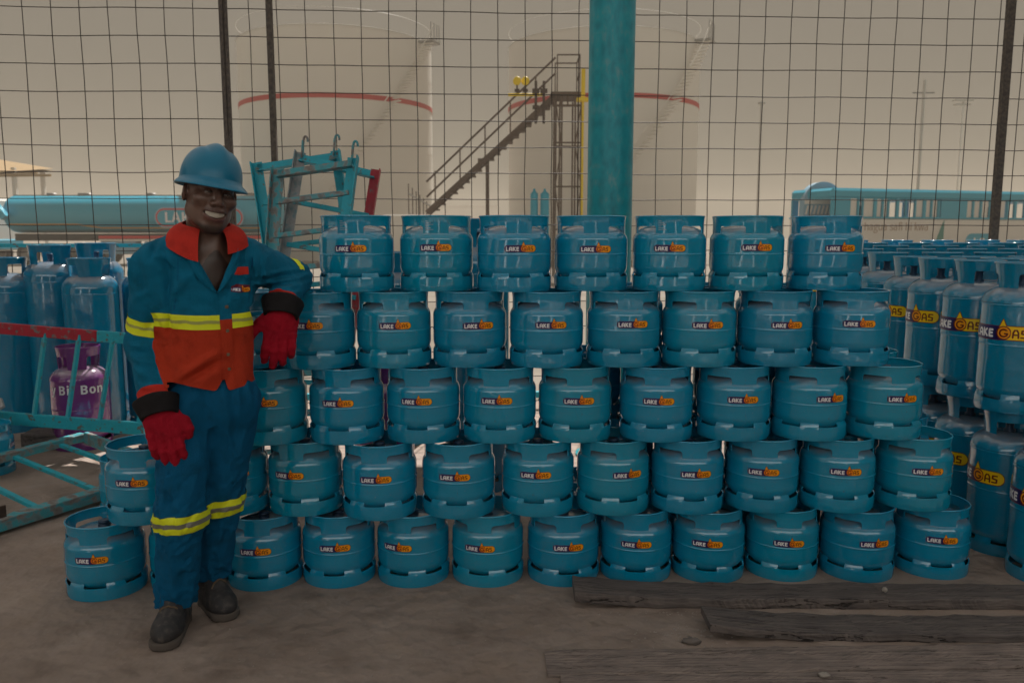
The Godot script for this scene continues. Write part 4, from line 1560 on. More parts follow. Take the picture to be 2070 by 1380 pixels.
func far_things() -> void:
	storage_tank(Vector3(-10.4, 0, -50), 5.6, 12.3, 8.6, "white storage tank with a red band, left of the two", 0.05)
	storage_tank(Vector3(5.4, 0, -50), 5.6, 12.2, 8.6, "white storage tank with a red band, behind the teal pillar", -0.1)
	tanker_truck()
	bus()
	stair_tower()
	# tan canopy at the far left
	var t := thing("canopy", "tan-roofed open canopy at the far left edge", "canopy", Vector3(-30.0, 0, -45))
	var m := MB.new()
	m.flat(Vector3(-3, 5.6, 1), Vector3(2.85, 4.55, 1), Vector3(2.4, 5.2, -5), Vector3(-3, 6.1, -5))
	m.flat(Vector3(-3, 5.75, 1), Vector3(2.85, 4.7, 1), Vector3(2.4, 5.35, -5), Vector3(-3, 6.25, -5))
	m.bar(Vector3(-3, 5.6, 1), Vector3(2.85, 4.6, 1), 0.06, 0.35)
	put("roof", m, M.tan, t)
	for k in 7:
		m = MB.new()
		m.bar(Vector3(-2.5 + 0.85 * k, 5.45 - 0.155 * k, 1), Vector3(-2.6 + 0.8 * k, 5.85 - 0.15 * k, -5), 0.1, 0.14)
		put("rafter", m, M.tan, t)
	for s in [[2.4, -1.0], [-2.4, -1.0], [2.0, -4.5]]:
		m = MB.new()
		m.bar(Vector3(s[0], 0, s[1]), Vector3(s[0], 5.1, s[1]), 0.2, 0.2)
		put("post", m, M.white_wall, t)
	# boundary wall, gate, masts
	m = MB.new()
	m.box(Vector3(-14, 1.75, -62), Vector3(26, 3.5, 0.3))
	m.box(Vector3(-14, 3.56, -62), Vector3(26.2, 0.12, 0.5))
	tag(put("boundary_wall", m, M.white_wall), "long low white boundary wall far behind the tanker", "wall")
	t = thing("slatted_gate", "dark slatted gate leaf left of the stair's foot", "gate", Vector3(-3.75, 0, -30), 0.0)
	for k in 7:
		m = MB.new()
		m.box(Vector3(0.058 * k, 1.60 - 0.055 * k, -0.7 * k), Vector3(0.035, 3.3 - 0.09 * k, 0.05))
		put("slat", m, M.rust_light, t)
	for y in [2.9, 2.2]:
		m = MB.new()
		m.bar(Vector3(0, y, 0.05), Vector3(0.36, y - 0.3, -4.2), 0.04, 0.05)
		put("rail", m, M.grey_metal, t)
	t = thing("light_mast", "thin lamp mast with a cross arm far off at upper right", "mast", Vector3(19.6, 0, -40))
	m = MB.new(); m.bar(Vector3(0, 0, 0), Vector3(0, 8.7, 0), 0.10, 0.10); put("pole", m, M.pale_metal, t)
	m = MB.new(); m.bar(Vector3(-0.55, 8.1, 0), Vector3(0.5, 8.1, 0), 0.07, 0.07); put("cross_arm", m, M.grey_metal, t)
	t = thing("floodlight_mast", "far mast with a flat lamp cluster near the right post", "mast", Vector3(21.5, 0, -40))
	m = MB.new(); m.bar(Vector3(0, 0, 0), Vector3(0, 7.8, 0), 0.05, 0.05); put("pole", m, M.tank_white, t)
	m = MB.new(); m.box(Vector3(0, 7.75, 0), Vector3(0.9, 0.06, 0.3)); m.box(Vector3(-0.05, 7.55, 0), Vector3(0.7, 0.06, 0.3)); put("lamps", m, M.pale_metal, t)
	m = MB.new(); m.bar(Vector3(0, 0, 0), Vector3(0, 7.65, 0), 0.09, 0.09); m.box(Vector3(0, 7.62, 0), Vector3(0.3, 0.1, 0.2))
	tag(put("vent_pipe", m, M.pale_metal), "thin vertical vent pipe seen through the fence right of centre", "pipe").position = Vector3(11.9, 0, -40)
	m = MB.new(); m.lathe([Vector2(0.06, 0), Vector2(0.06, 0.78), Vector2(0.03, 0.82), Vector2(0.001, 0.82)], 16)
	tag(put("yellow_bollard", m, M.yellow), "yellow bollard glimpsed between cylinders of the stack's middle row", "bollard").position = Vector3(-0.335, 0, -5.4)

# ------------------------------------------------------------------ the man
func bend(points: Array, radii: Array) -> Callable:
	return func(p: Vector3) -> float:
		var d := 1e9
		for i in points.size() - 1:
			d = smin(d, cap(p, points[i], points[i + 1], radii[i], radii[i + 1]), 0.008)
		return d

func worker() -> void:
	var at := Vector3(-1.16, 0, -2.86)
	var t := thing("person", "smiling man in blue hard hat and red gloves leaning on the stack", "person", at)
	var turn := Basis(Vector3.UP, deg_to_rad(30.0))      # the way the chest faces
	var skin := mat(Color.WHITE, 0.36, 0.0, 0.55)
	skin.vertex_color_use_as_albedo = true
	var weave := normal_tex(seamless(256, 256, 91, 0.3, 2), 3.0)
	var dirt := tex_of(ramped(seamless(256, 256, 95, 0.018, 6), [[0.0, Color(0.80, 0.79, 0.78)], [0.3, Color(0.94, 0.94, 0.94)], [0.6, Color(1, 1, 1)], [1.0, Color(1, 1, 1)]]))
	var cloth := func(c: Color) -> StandardMaterial3D:
		var m := mat(c, 0.8, 0.0, 0.3)
		m.normal_enabled = true
		m.normal_texture = weave
		m.normal_scale = 0.8
		m.albedo_texture = dirt
		m.uv1_triplanar = true
		m.uv1_scale = Vector3(3.1, 3.1, 3.1)
		return m
	var blue: Material = cloth.call(lin(0.002, 0.150, 0.275))
	var blue_dark: Material = cloth.call(lin(0.001, 0.105, 0.235))
	var orange: Material = cloth.call(lin(0.50, 0.046, 0.018))
	var red: Material = cloth.call(lin(0.58, 0.038, 0.026))
	var glove_red: Material = cloth.call(lin(0.40, 0.008, 0.026))
	var black: Material = cloth.call(lin(0.018, 0.017, 0.019))
	var yellow := mat(lin(0.80, 0.88, 0.015), 0.6)
	var grey := mat(lin(0.20, 0.20, 0.17), 0.5)
	var grey_mark := mat(lin(0.40, 0.42, 0.10), 0.6)
	var boot_mat := mat(Color.WHITE, 0.7)
	boot_mat.albedo_texture = tex_of(ramped(seamless(256, 256, 93, 0.03, 5), [[0.0, lin(0.022, 0.022, 0.026)], [0.55, lin(0.040, 0.039, 0.042)], [0.75, lin(0.085, 0.076, 0.070)], [1.0, lin(0.16, 0.135, 0.12)]]))
	boot_mat.uv1_triplanar = true
	boot_mat.uv1_scale = Vector3(4, 4, 4)
	var lace_mat := mat(lin(0.16, 0.11, 0.07), 0.8)
	var sole_mat := mat(lin(0.10, 0.085, 0.075), 0.9)

	# joints, in the world
	var sh_r := Vector3(-1.218, 1.330, -2.785); var el_r := Vector3(-1.283, 1.065, -2.835); var wr_r := Vector3(-1.218, 0.885, -2.745)
	var sh_l := Vector3(-0.952, 1.352, -2.945); var el_l := Vector3(-0.850, 1.282, -3.190); var wr_l := Vector3(-0.838, 1.205, -2.985)
	var end_l := ((wr_l - el_l).normalized() * 0.45 + Vector3(-0.10, -0.985, 0.12) * 0.55).normalized()
	var neck := Vector3(-1.070, 1.415, -2.860)
	var hip := Vector3(-1.085, 0.885, -2.880)

	# ---------------- jacket
	# creases pressed into the cloth: from, to (across and up), depth (minus stands proud), width
	var creases := [[-1.200, 1.419, -1.197, 1.371, 0.006, 0.012], [-1.197, 1.371, -1.145, 1.338, 0.008, 0.013], [-1.167, 1.389, -1.149, 1.330, 0.007, 0.012], [-1.149, 1.335, -1.150, 1.240, 0.010, 0.014],
		[-1.152, 1.250, -1.172, 1.060, 0.009, 0.014], [-1.085, 1.297, -1.146, 1.239, -0.009, 0.018], [-1.060, 1.320, -1.130, 1.290, -0.006, 0.016], [-1.273, 1.371, -1.290, 1.270, -0.007, 0.014], [-1.240, 1.360, -1.235, 1.230, 0.007, 0.016], [-1.221, 1.257, -1.287, 1.224, -0.006, 0.013],
		[-1.300, 1.035, -1.222, 1.014, -0.010, 0.013], [-1.300, 1.075, -1.228, 1.066, -0.009, 0.013], [-1.280, 1.000, -1.215, 0.968, -0.010, 0.014], [-1.265, 0.945, -1.210, 0.938, -0.008, 0.011], [-1.250, 1.120, -1.215, 1.170, 0.006, 0.014],
		[-0.980, 1.440, -0.965, 1.340, -0.006, 0.009], [-0.955, 1.430, -0.944, 1.310, -0.008, 0.009], [-0.928, 1.428, -0.922, 1.300, -0.007, 0.009], [-0.902, 1.413, -0.899, 1.280, -0.008, 0.009], [-0.876, 1.384, -0.873, 1.260, -0.006, 0.008],
		[-0.790, 1.290, -0.900, 1.272, -0.010, 0.010], [-0.790, 1.262, -0.890, 1.248, -0.009, 0.009], [-0.790, 1.238, -0.880, 1.226, -0.008, 0.009], [-0.810, 1.320, -0.900, 1.300, -0.008, 0.010],
		[-1.138, 0.960, -1.010, 1.045, -0.011, 0.016], [-1.120, 0.950, -1.020, 1.010, 0.010, 0.014], [-0.945, 1.300, -1.000, 1.225, 0.008, 0.014], [-1.140, 1.130, -1.120, 1.020, 0.006, 0.018], [-0.960, 1.090, -0.985, 0.960, 0.006, 0.018], [-1.000, 1.200, -1.100, 1.225, 0.005, 0.018]]
	var fold := noise(7, 7.0, 2)
	var fold2 := noise(8, 16.0, 2)
	var torso := func(p: Vector3) -> float:
		# rounded sections from hem to shoulders: height, half width, half depth, centre x, centre z
		var s := [[0.86, 0.160, 0.126, -1.082, -2.870], [0.98, 0.154, 0.124, -1.085, -2.870], [1.10, 0.156, 0.126, -1.082, -2.868], [1.24, 0.170, 0.124, -1.085, -2.866], [1.345, 0.163, 0.108, -1.085, -2.868], [1.415, 0.142, 0.088, -1.080, -2.868], [1.475, 0.088, 0.074, -1.072, -2.864]]
		var y := clampf(p.y, 0.86, 1.475)
		var i := 0
		while i < s.size() - 2 and y > s[i + 1][0]:
			i += 1
		var k: float = smoothstep(0.0, 1.0, (y - s[i][0]) / (s[i + 1][0] - s[i][0])) * 0.5 + 0.5 * (y - s[i][0]) / (s[i + 1][0] - s[i][0])
		var a: float = lerpf(s[i][1], s[i + 1][1], k)
		var b: float = lerpf(s[i][2], s[i + 1][2], k)
		var q: Vector3 = turn.inverse() * (p - Vector3(lerpf(s[i][3], s[i + 1][3], k), y, lerpf(s[i][4], s[i + 1][4], k)))
		var e := pow(pow(absf(q.x) / a, 2.4) + pow(absf(q.z) / b, 2.4), 1.0 / 2.4)
		var d := (e - 1.0) * minf(a, b)
		if p.y > 1.475:
			d = smax(d, p.y - 1.475, 0.03)
		if p.y < 0.86:
			d = maxf(d, 0.86 - p.y)
		return d
	var arm_r := func(p: Vector3) -> float:
		return smin(cap(p, sh_r, el_r, 0.074, 0.066), cap(p, el_r, wr_r + (wr_r - el_r) * 0.02, 0.066, 0.056), 0.03)
	var arm_l := func(p: Vector3) -> float:
		return smin(cap(p, sh_l, el_l, 0.078, 0.062), cap(p, el_l, wr_l, 0.060, 0.053), 0.03)
	var jacket_f := func(p: Vector3) -> float:
		var dt: float = torso.call(p)
		var dr: float = arm_r.call(p)
		var dl: float = arm_l.call(p)
		var d := smin(smin(dt, dr, 0.035 + 0.05 * smoothstep(1.30, 1.38, p.y)), dl, 0.055)
		if absf(d) < 0.04:
			# drape: long soft folds, tighter ones at the elbows and armpits
			var w := fold.get_noise_3d(p.x * 1.4 + p.y * 0.5, p.y * 0.55, p.z * 1.4)
			d += 0.009 * (absf(w) - 0.22)
			var near := minf((p - el_r).length(), (p - el_l).length())
			var n2 := fold2.get_noise_3d(p.x * 0.6, p.y * 1.9, p.z * 0.7)
			d += 0.007 * (absf(n2) - 0.2) * (1.0 - smoothstep(0.07, 0.24, near))
			var ap := minf((p - (sh_r + Vector3(0.06, -0.09, 0.05))).length(), (p - (sh_l + Vector3(-0.04, -0.05, 0.08))).length())
			var n3 := fold2.get_noise_3d(p.x * 1.3 + p.y * 0.9, p.y * 0.4 - p.x * 0.6, p.z * 0.8)
			d += 0.008 * (absf(n3) - 0.2) * (1.0 - smoothstep(0.06, 0.26, ap))
			# pulled fold across the orange part, towards the button
			var q: Vector3 = turn.inverse() * (p - Vector3(-1.08, 0.99, -2.87))
			var line := q.y - 0.30 * q.x + 0.02
			d -= 0.009 * exp(-line * line / 0.0006) * smoothstep(-0.16, -0.02, q.x) * (1.0 - smoothstep(0.0, 0.06, q.x)) * float(q.z > 0.0)
			if p.z > -2.93 or p.x > -0.99:
				var p2 := Vector2(p.x, p.y)
				for c in creases:
					var ca := Vector2(c[0], c[1]); var cb_ := Vector2(c[2], c[3]) - Vector2(c[0], c[1])
					var ct := clampf((p2 - ca).dot(cb_) / cb_.length_squared(), 0.0, 1.0)
					var cd := (p2 - ca - cb_ * ct).length_squared()
					var cw: float = c[5]
					if cd < 6.0 * cw * cw:
						d += 1.9 * c[4] * exp(-cd / (cw * cw * 0.8)) * (1.0 - 0.6 * absf(2.0 * ct - 1.0))
		return d
	var jk := sdf_mesh(jacket_f, Vector3(-1.42, 0.84, -3.30), Vector3(-0.74, 1.54, -2.64), 0.0075)
	jk.n = jk.normals()
	var loc := func(p: Vector3) -> Vector3: return turn.inverse() * (p - Vector3(-1.08, 0, -2.868))
	# hem, with its notch at the placket
	var pl := 0.030                                       # placket, across the chest
	jk = jk.cut(func(p: Vector3) -> float:
		if arm_r.call(p) < torso.call(p) - 0.004: return 1.0
		var q: Vector3 = loc.call(p)
		var h := 0.920
		if q.z > 0.0:
			var u := q.x - pl
			if u < 0.0: h = lerpf(0.905, 0.950, clampf(-u / 0.16, 0.0, 1.0)) + 0.05 * (1.0 - smoothstep(0.0, 0.035, -u))
			else: h = lerpf(0.912, 0.925, clampf(u / 0.12, 0.0, 1.0)) + 0.035 * (1.0 - smoothstep(0.0, 0.012, u))
		else: h = 0.935
		return p.y - h)
	# sleeve ends
	jk = jk.cut(func(p: Vector3) -> float: return -((p - wr_r).dot((wr_r - el_r).normalized()) - 0.005) if arm_r.call(p) < torso.call(p) and p.y < 1.0 else 1.0)
	jk = jk.cut(func(p: Vector3) -> float: return -((p - wr_l).dot(end_l) - 0.016) if cap(p, el_l, wr_l, 0.060, 0.053) < cap(p, sh_l, el_l, 0.078, 0.062) - 0.004 and (p - wr_l).length() < 0.15 else 1.0)
	# open neck, a V down to the first button
	var v_neck := func(p: Vector3) -> float:
		var q: Vector3 = loc.call(p)
		if q.z < -0.02:
			return 1.462 - p.y
		var half := clampf((p.y - 1.245) * 0.48, -0.01, 0.082)
		return absf(q.x - pl * 0.6) - half if p.y < 1.49 else -1.0
	jk = jk.cut(v_neck)
	var is_arm := func(p: Vector3) -> float: return minf(arm_r.call(p), arm_l.call(p)) - torso.call(p) + 0.012
	var parts := jk.split(_eval(jk, is_arm))
	var arms: MB = parts[0]
	var body: MB = parts[1]
	var b_lo := body.cut(func(p: Vector3) -> float: return 1.160 - p.y)
	var b_hi := body.cut(func(p: Vector3) -> float: return p.y - 1.160)
	var cuff_f := func(p: Vector3) -> float: return maxf((p - wr_r).dot((wr_r - el_r).normalized()) + 0.034 if p.y < 1.0 else -1.0, (p - wr_l).dot(end_l) + 0.014 if cap(p, el_l, wr_l, 0.060, 0.053) < cap(p, sh_l, el_l, 0.078, 0.062) - 0.004 and (p - wr_l).length() < 0.15 else -1.0)
	var cuffs := arms.cut(cuff_f)
	arms = arms.cut(cuff_f, false)
	b_hi.add_all(arms)
	put("jacket", b_hi.shift(-at), blue, t)
	put("jacket_skirt", b_lo.shift(-at), orange, t)
	for c in [cuffs.cut(func(p: Vector3) -> float: return 1.02 - p.y), cuffs.cut(func(p: Vector3) -> float: return p.y - 1.02)]:
		put("cuff", c.grown(0.002).shift(-at), red, t)
	# reflective bands
	var band := body.cut(func(p: Vector3) -> float: return 0.0245 - absf(p.y - 1.157 - 0.006 * sin(p.x * 14.0)))
	band = band.cut(func(p: Vector3) -> float: return absf(loc.call(p).x - pl - 0.012) - 0.016 if loc.call(p).z > 0.0 else 1.0)
	put("reflective_band", band.grown(0.0025).shift(-at), yellow, t)
	var mid := band.cut(func(p: Vector3) -> float: return 0.0055 - absf(p.y - 1.158 - 0.006 * sin(p.x * 14.0) - 0.0015 * sin(p.x * 90.0)))
	put("band_stripe", mid.grown(0.0036).shift(-at), grey_mark, t)
	var arm_dir := (el_r - sh_r).normalized()
	var arm_band := arms.cut(func(p: Vector3) -> float: return 0.026 - absf((p - el_r).dot(arm_dir) + 0.082) if p.x < -1.19 else -1.0)
	put("reflective_band", arm_band.grown(0.0025).shift(-at), yellow, t)
	var arm_mid := arm_band.cut(func(p: Vector3) -> float: return 0.005 - absf((p - el_r).dot(arm_dir) + 0.084))
	put("band_stripe", arm_mid.grown(0.0036).shift(-at), grey_mark, t)
	var arm_dir_l := (el_l - sh_l).normalized()
	var arm_band_l := arms.cut(func(p: Vector3) -> float: return 0.016 - absf((p - el_l).dot(arm_dir_l) + 0.050) if arm_l.call(p) < 0.03 and p.x > -0.92 and p.y > 1.31 else -1.0)
	put("reflective_band", arm_band_l.grown(0.0025).shift(-at), yellow, t)
	# placket, pocket, badge
	var flap := body.cut(func(p: Vector3) -> float: return 0.020 - absf(loc.call(p).x - pl - 0.012) if loc.call(p).z > 0.0 else -1.0)
	var flap_hi := flap.cut(func(p: Vector3) -> float: return p.y - 1.160).cut(func(p: Vector3) -> float: return 1.262 - p.y)
	put("placket", flap_hi.grown(0.005).shift(-at), blue, t)
	put("placket", flap.cut(func(p: Vector3) -> float: return 1.160 - p.y).grown(0.005).shift(-at), orange, t)
	var pocket := b_hi_patch(body, loc, 0.058, 0.126, 1.225, 1.330)
	put("pocket", pocket.grown(0.004).shift(-at), blue, t)
	put("pocket_flap", b_hi_patch(body, loc, 0.056, 0.128, 1.312, 1.338).grown(0.0065).shift(-at), red, t)
	var badge := b_hi_patch(body, loc, 0.066, 0.132, 1.250, 1.2735)
	badge.with_uv = true
	for i in badge.v.size():
		var q: Vector3 = loc.call(badge.v[i])
		badge.uv[i] = Vector2(clampf((q.x - 0.066) / 0.066, 0.0, 1.0), clampf(1.0 - (q.y - 1.250) / 0.0235, 0.0, 1.0))
	badge = badge.grown(0.0062)
	badge.with_uv = true
	put("badge", badge.shift(-at), M.logo, t)

	# buttons down the placket, yoke seams
	for y in [1.205, 1.120, 1.040, 0.985]:
		var bt := MB.new()
		var c0 := Vector3.ZERO
		for i in body.v.size():
			var q: Vector3 = loc.call(body.v[i])
			if q.z > 0.0 and absf(q.x - pl - 0.010) < 0.006 and absf(q.y - y) < 0.006:
				c0 = body.v[i] + body.n[i] * 0.007
				break
		if c0 != Vector3.ZERO:
			bt.box(c0 - at, Vector3(0.011, 0.011, 0.004), turn, 0.0018)
			put("button", bt, lace_mat, t)
	for sx in [-0.118, 0.125]:
		var seam := body.cut(func(p: Vector3) -> float: return 0.0022 - absf(loc.call(p).x - sx - 0.02 * sin((loc.call(p).y - 1.2) * 9.0)) if loc.call(p).z > 0.0 and p.y < 1.37 and p.y > 1.19 else -1.0)
		put("seam", seam.grown(0.0012).shift(-at), blue_dark, t)

	# lapels and collar, thin folded cloth following the neck opening
	var front := func(x: float, y: float, out: float) -> Vector3:
		# a point on the chest surface at x across and height y
		var z := 0.30
		var st := 0.12
		for k in 9:
			z -= st
			if jacket_f.call(turn * Vector3(x, y, z) + Vector3(-1.08, 0, -2.868)) < 0.0:
				z += st
				st *= 0.5
			elif z < -0.2:
				break
		return turn * Vector3(x, y, z + out) + Vector3(-1.08, 0, -2.868)
	for s: float in [-1.0, 1.0]:
		var lm := MB.new()
		var rows := []
		for j in 15:
			var y := lerpf(1.252, 1.440, j / 14.0)
			var half := clampf((y - 1.245) * 0.48, 0.0, 0.082)
			var wd := 0.036 * sin(PI * pow(j / 14.0, 0.7) * 0.93 + 0.12)
			var row := PackedVector3Array()
			for k in 6:
				var x: float = pl * 0.6 + s * (half - 0.004 + wd * k / 5.0)
				row.append(front.call(x, y, 0.004 + 0.010 * sin(PI * k / 5.0)) - at)
			rows.append(row)
		lm.grid(rows)
		put("lapel", lm, blue, t)
	# collar leaves: from the nape round to a pointed tip on each side
	for s: float in [-1.0, 1.0]:
		var cm := MB.new()
		var rows := []
		for j in 13:
			var u := j / 12.0
			var ang := lerpf(PI * 0.98, 0.42, u) * s      # from the back to the front
			var rx := lerpf(0.076, 0.082, u)
			var row := PackedVector3Array()
			for k in 7:
				var w := k / 6.0
				var drop := lerpf(0.036, 0.082 if s < 0.0 else 0.058, smoothstep(0.62, 1.0, u)) * w
				var out := (lerpf(0.018, 0.072 if s < 0.0 else 0.060, smoothstep(0.2, 0.75, u)) - 0.028 * smoothstep(0.75, 1.0, u)) * w + 0.012 * sin(PI * w)
				var yy := lerpf(1.500, 1.458, u) + 0.012 * (1.0 - pow(2.0 * w - 0.4, 2.0)) - drop
				var pp := Vector3((rx + out) * sin(ang), yy, (rx * 0.98 + out) * cos(ang) + 0.012)
				row.append(turn * pp + Vector3(-1.066, 0, -2.868) - at)
			rows.append(row)
		cm.grid(rows)
		put("collar", cm, red, t)

	# ---------------- trousers
	var kn_r := Vector3(-1.185, 0.46, -2.815); var an_r := Vector3(-1.252, 0.085, -2.875)
	var kn_l := Vector3(-1.088, 0.47, -2.960); var an_l := Vector3(-1.178, 0.120, -3.035)
	var hp_r := Vector3(-1.165, 0.83, -2.845); var hp_l := Vector3(-1.020, 0.83, -2.905)
	var leg_f := func(p: Vector3) -> float:
		var dr := smin(cap(p, hp_r, kn_r, 0.100, 0.084), cap(p, kn_r, an_r, 0.084, 0.070), 0.03)
		var dl := smin(cap(p, hp_l, kn_l, 0.098, 0.072), cap(p, kn_l, an_l, 0.072, 0.068), 0.03)
		var dp := ell(p, hip, Vector3(0.165, 0.13, 0.118))
		var d := smin(smin(dr, dl, 0.018), dp, 0.05)
		if absf(d) < 0.04:
			var w := fold.get_noise_3d(p.x * 1.6 + 4.0, p.y * 0.45, p.z * 1.6)
			d += 0.022 * (absf(w) - 0.22)
			var low := 1.0 - smoothstep(0.12, 0.30, p.y)
			var n2 := fold2.get_noise_3d(p.x * 0.7 + 3.0, p.y * 1.5 + p.x * 1.2, p.z * 0.7)
			d += 0.034 * (absf(n2) - 0.25) * low
			var nk := minf((p - kn_r).length(), (p - kn_l).length())
			var n3 := fold2.get_noise_3d(p.x * 0.9 + 9.0, p.y * 1.1 - p.x * 0.8, p.z * 0.7)
			d += 0.018 * (absf(n3) - 0.22) * (1.0 - smoothstep(0.1, 0.3, nk))
		return d
	var tr := sdf_mesh(leg_f, Vector3(-1.34, 0.0, -3.14), Vector3(-0.88, 1.03, -2.70), 0.008)
	tr.n = tr.normals()
	var right_leg := func(p: Vector3) -> float: return cap(p, kn_r, an_r, 0.084, 0.076) - cap(p, kn_l, an_l, 0.080, 0.074)
	tr = tr.cut(func(p: Vector3) -> float: return p.y - (0.098 + 0.03 * (p.z + 2.80) if right_leg.call(p) < 0.0 else 0.135 + 0.05 * (p.x + 1.17)))
	put("trousers", tr.shift(Vector3.ZERO).grown(0.0).shift(-at), blue_dark, t)
	for k in 2:
		var side := tr.cut(right_leg, k == 1)
		side = side.cut(func(p: Vector3) -> float: return 0.60 - p.y)
		var mid_y := func(p: Vector3) -> float: return p.y - (0.440 if k == 0 else 0.447) - 0.05 * (p.x - (-1.185 if k == 0 else -1.08))
		var bd: MB = side.cut(func(p: Vector3) -> float: return 0.0325 - absf(mid_y.call(p)))
		put("reflective_band", bd.grown(0.003).shift(-at), yellow, t)
		put("band_stripe", bd.cut(func(p: Vector3) -> float: return 0.0085 - absf(mid_y.call(p))).grown(0.0042).shift(-at), grey, t)

	# ---------------- boots
	for k in 2:
		var heel: Vector3 = [Vector3(-1.255, 0.004, -2.945), Vector3(-1.222, 0.004, -3.085)][k]
		var toe: Vector3 = [Vector3(-1.222, 0.004, -2.672), Vector3(-1.058, 0.004, -2.905)][k]
		var fz := (toe - heel).normalized()
		var fb := Basis(Vector3.UP.cross(fz), Vector3.UP, fz)
		var L := (toe - heel).length()
		var bf := func(p: Vector3) -> float:
			var d := ell(p, Vector3(0, 0.052, L - 0.082), Vector3(0.053, 0.047, 0.080))
			d = smin(d, ell(p, Vector3(0.0, 0.045, L * 0.42), Vector3(0.046, 0.052, 0.12)), 0.03)
			d = smin(d, cap(p, Vector3(0, 0.085, L * 0.52), Vector3(0, 0.13, 0.095), 0.036, 0.046), 0.03)
			d = smin(d, cap(p, Vector3(0, 0.06, 0.06), Vector3(0, 0.17, 0.075), 0.046, 0.050), 0.03)
			d = maxf(d, 0.022 - p.y)
			# stitched toe seam and tongue laces
			d += 0.003 * exp(-pow((p.z - L + 0.105 + 0.6 * absf(p.x)) / 0.004, 2.0))
			for q in 4:
				d -= 0.004 * exp(-pow((p.z - L * 0.62 + q * 0.026) / 0.005, 2.0)) * float(absf(p.x) < 0.026 and p.y > 0.08)
			return d
		var sf := func(p: Vector3) -> float:
			var w := lerpf(0.044, 0.054, smoothstep(0.05, L * 0.75, p.z))
			var d := maxf(absf(p.x) - w, -p.z)
			var r := Vector2(p.x, maxf(p.z - (L - 0.058), 0.0)).length() - 0.056
			if p.z > L - 0.058: d = r
			var hd := Vector2(p.x, minf(p.z - 0.045, 0.0)).length() - 0.045
			if p.z < 0.045: d = hd
			d = smax(d, absf(p.y - 0.016) - 0.016, 0.008)
			if p.y < 0.008: d += 0.003 * (0.5 + 0.5 * sin(p.z * 260.0))
			return d
		var bm := sdf_mesh(bf, Vector3(-0.075, 0.01, -0.02), Vector3(0.075, 0.235, L + 0.02), 0.005)
		var sm_ := sdf_mesh(sf, Vector3(-0.075, -0.006, -0.02), Vector3(0.075, 0.045, L + 0.02), 0.005)
		for m in [bm, sm_]:
			for i in m.v.size():
				m.v[i] = heel - at + fb * m.v[i]
		put("boot", bm, boot_mat, t)
		put("sole", sm_, sole_mat, t)
		for q in 4:
			var lc := MB.new()
			var lp := []
			var lz := L * 0.60 - q * 0.027
			for e in 7:
				var lx := lerpf(-0.030, 0.030, e / 6.0)
				var ly := 0.20
				while ly > 0.05 and bf.call(Vector3(lx, ly, lz + 0.004 * (1 if q % 2 else -1) * (e - 3) / 3.0)) > 0.001:
					ly -= 0.002
				lp.append(heel - at + fb * Vector3(lx, ly + 0.002, lz + 0.004 * (1 if q % 2 else -1) * (e - 3) / 3.0))
			lc.tube(lp, 0.0032, 6)
			put("lace", lc, lace_mat, t)
		var tg := MB.new()
		tg.box(heel - at + fb * Vector3(0.012, 0.205, 0.118), Vector3(0.022, 0.035, 0.004), fb, 0.001)
		put("pull_tab", tg, lace_mat, t)

	# ---------------- gloves: palm, five fingers, thumb leaving the side, folded black cuff
	for k in 2:
		var w: Vector3 = [wr_r, wr_l][k]
		var dir: Vector3 = [Vector3(0.20, -0.97, 0.12), Vector3(-0.10, -0.985, 0.12)][k].normalized()
		var back: Vector3 = [Vector3(0.22, 0.17, 0.96), Vector3(0.25, 0.10, 0.96)][k]
		back = (back - dir * back.dot(dir)).normalized()
		var side := back.cross(dir)                     # towards image right
		var thumb_side: float = [1.0, -1.0][k]
		var hb := Basis(side * thumb_side, -dir, back if thumb_side > 0 else back)   # x thumb-wards, y up the arm, z out of the back of the hand
		# finger roots in the hand's own axes: x, y, length, radius, curl
		var fin := [[0.034, -0.098, 0.094, 0.0124, 0.5], [0.0115, -0.101, 0.104, 0.0126, 0.40], [-0.0115, -0.099, 0.098, 0.0123, 0.55], [-0.033, -0.092, 0.080, 0.0115, 0.70]]
		var chains := []
		for f in fin:
			var c: float = f[4] * ([1.35, 1.25][k])
			var p0 := Vector3(f[0], f[1], 0.004)
			var d0 := Vector3(f[0] * [1.7, 2.6][k], -1.0, -0.18 * c).normalized()
			var p1: Vector3 = p0 + d0 * f[2] * 0.46
			var d1 := Vector3(f[0] * [0.4, 1.2][k], -1.0, -0.75 * c).normalized()
			var p2: Vector3 = p1 + d1 * f[2] * 0.32
			var d2 := Vector3(0, -1.0, -1.5 * c).normalized()
			chains.append([[Vector3(f[0] * 0.85, -0.060, 0.002), p0, p1, p2, p2 + d2 * f[2] * 0.24], [f[3] * 1.15, f[3] * 1.12, f[3] * 1.05, f[3] * 0.98, f[3] * 0.88]])
		var th0 := Vector3(0.030, -0.030, -0.004)
		var th1 := Vector3(0.058, -0.062, -0.002)
		var th2 := Vector3(0.066, -0.092, -0.006) if k == 0 else Vector3(0.078, -0.090, 0.0)
		var th3 := Vector3(0.062, -0.114, -0.016) if k == 0 else Vector3(0.086, -0.112, -0.008)
		var gn := noise(30 + k, 60.0, 2)
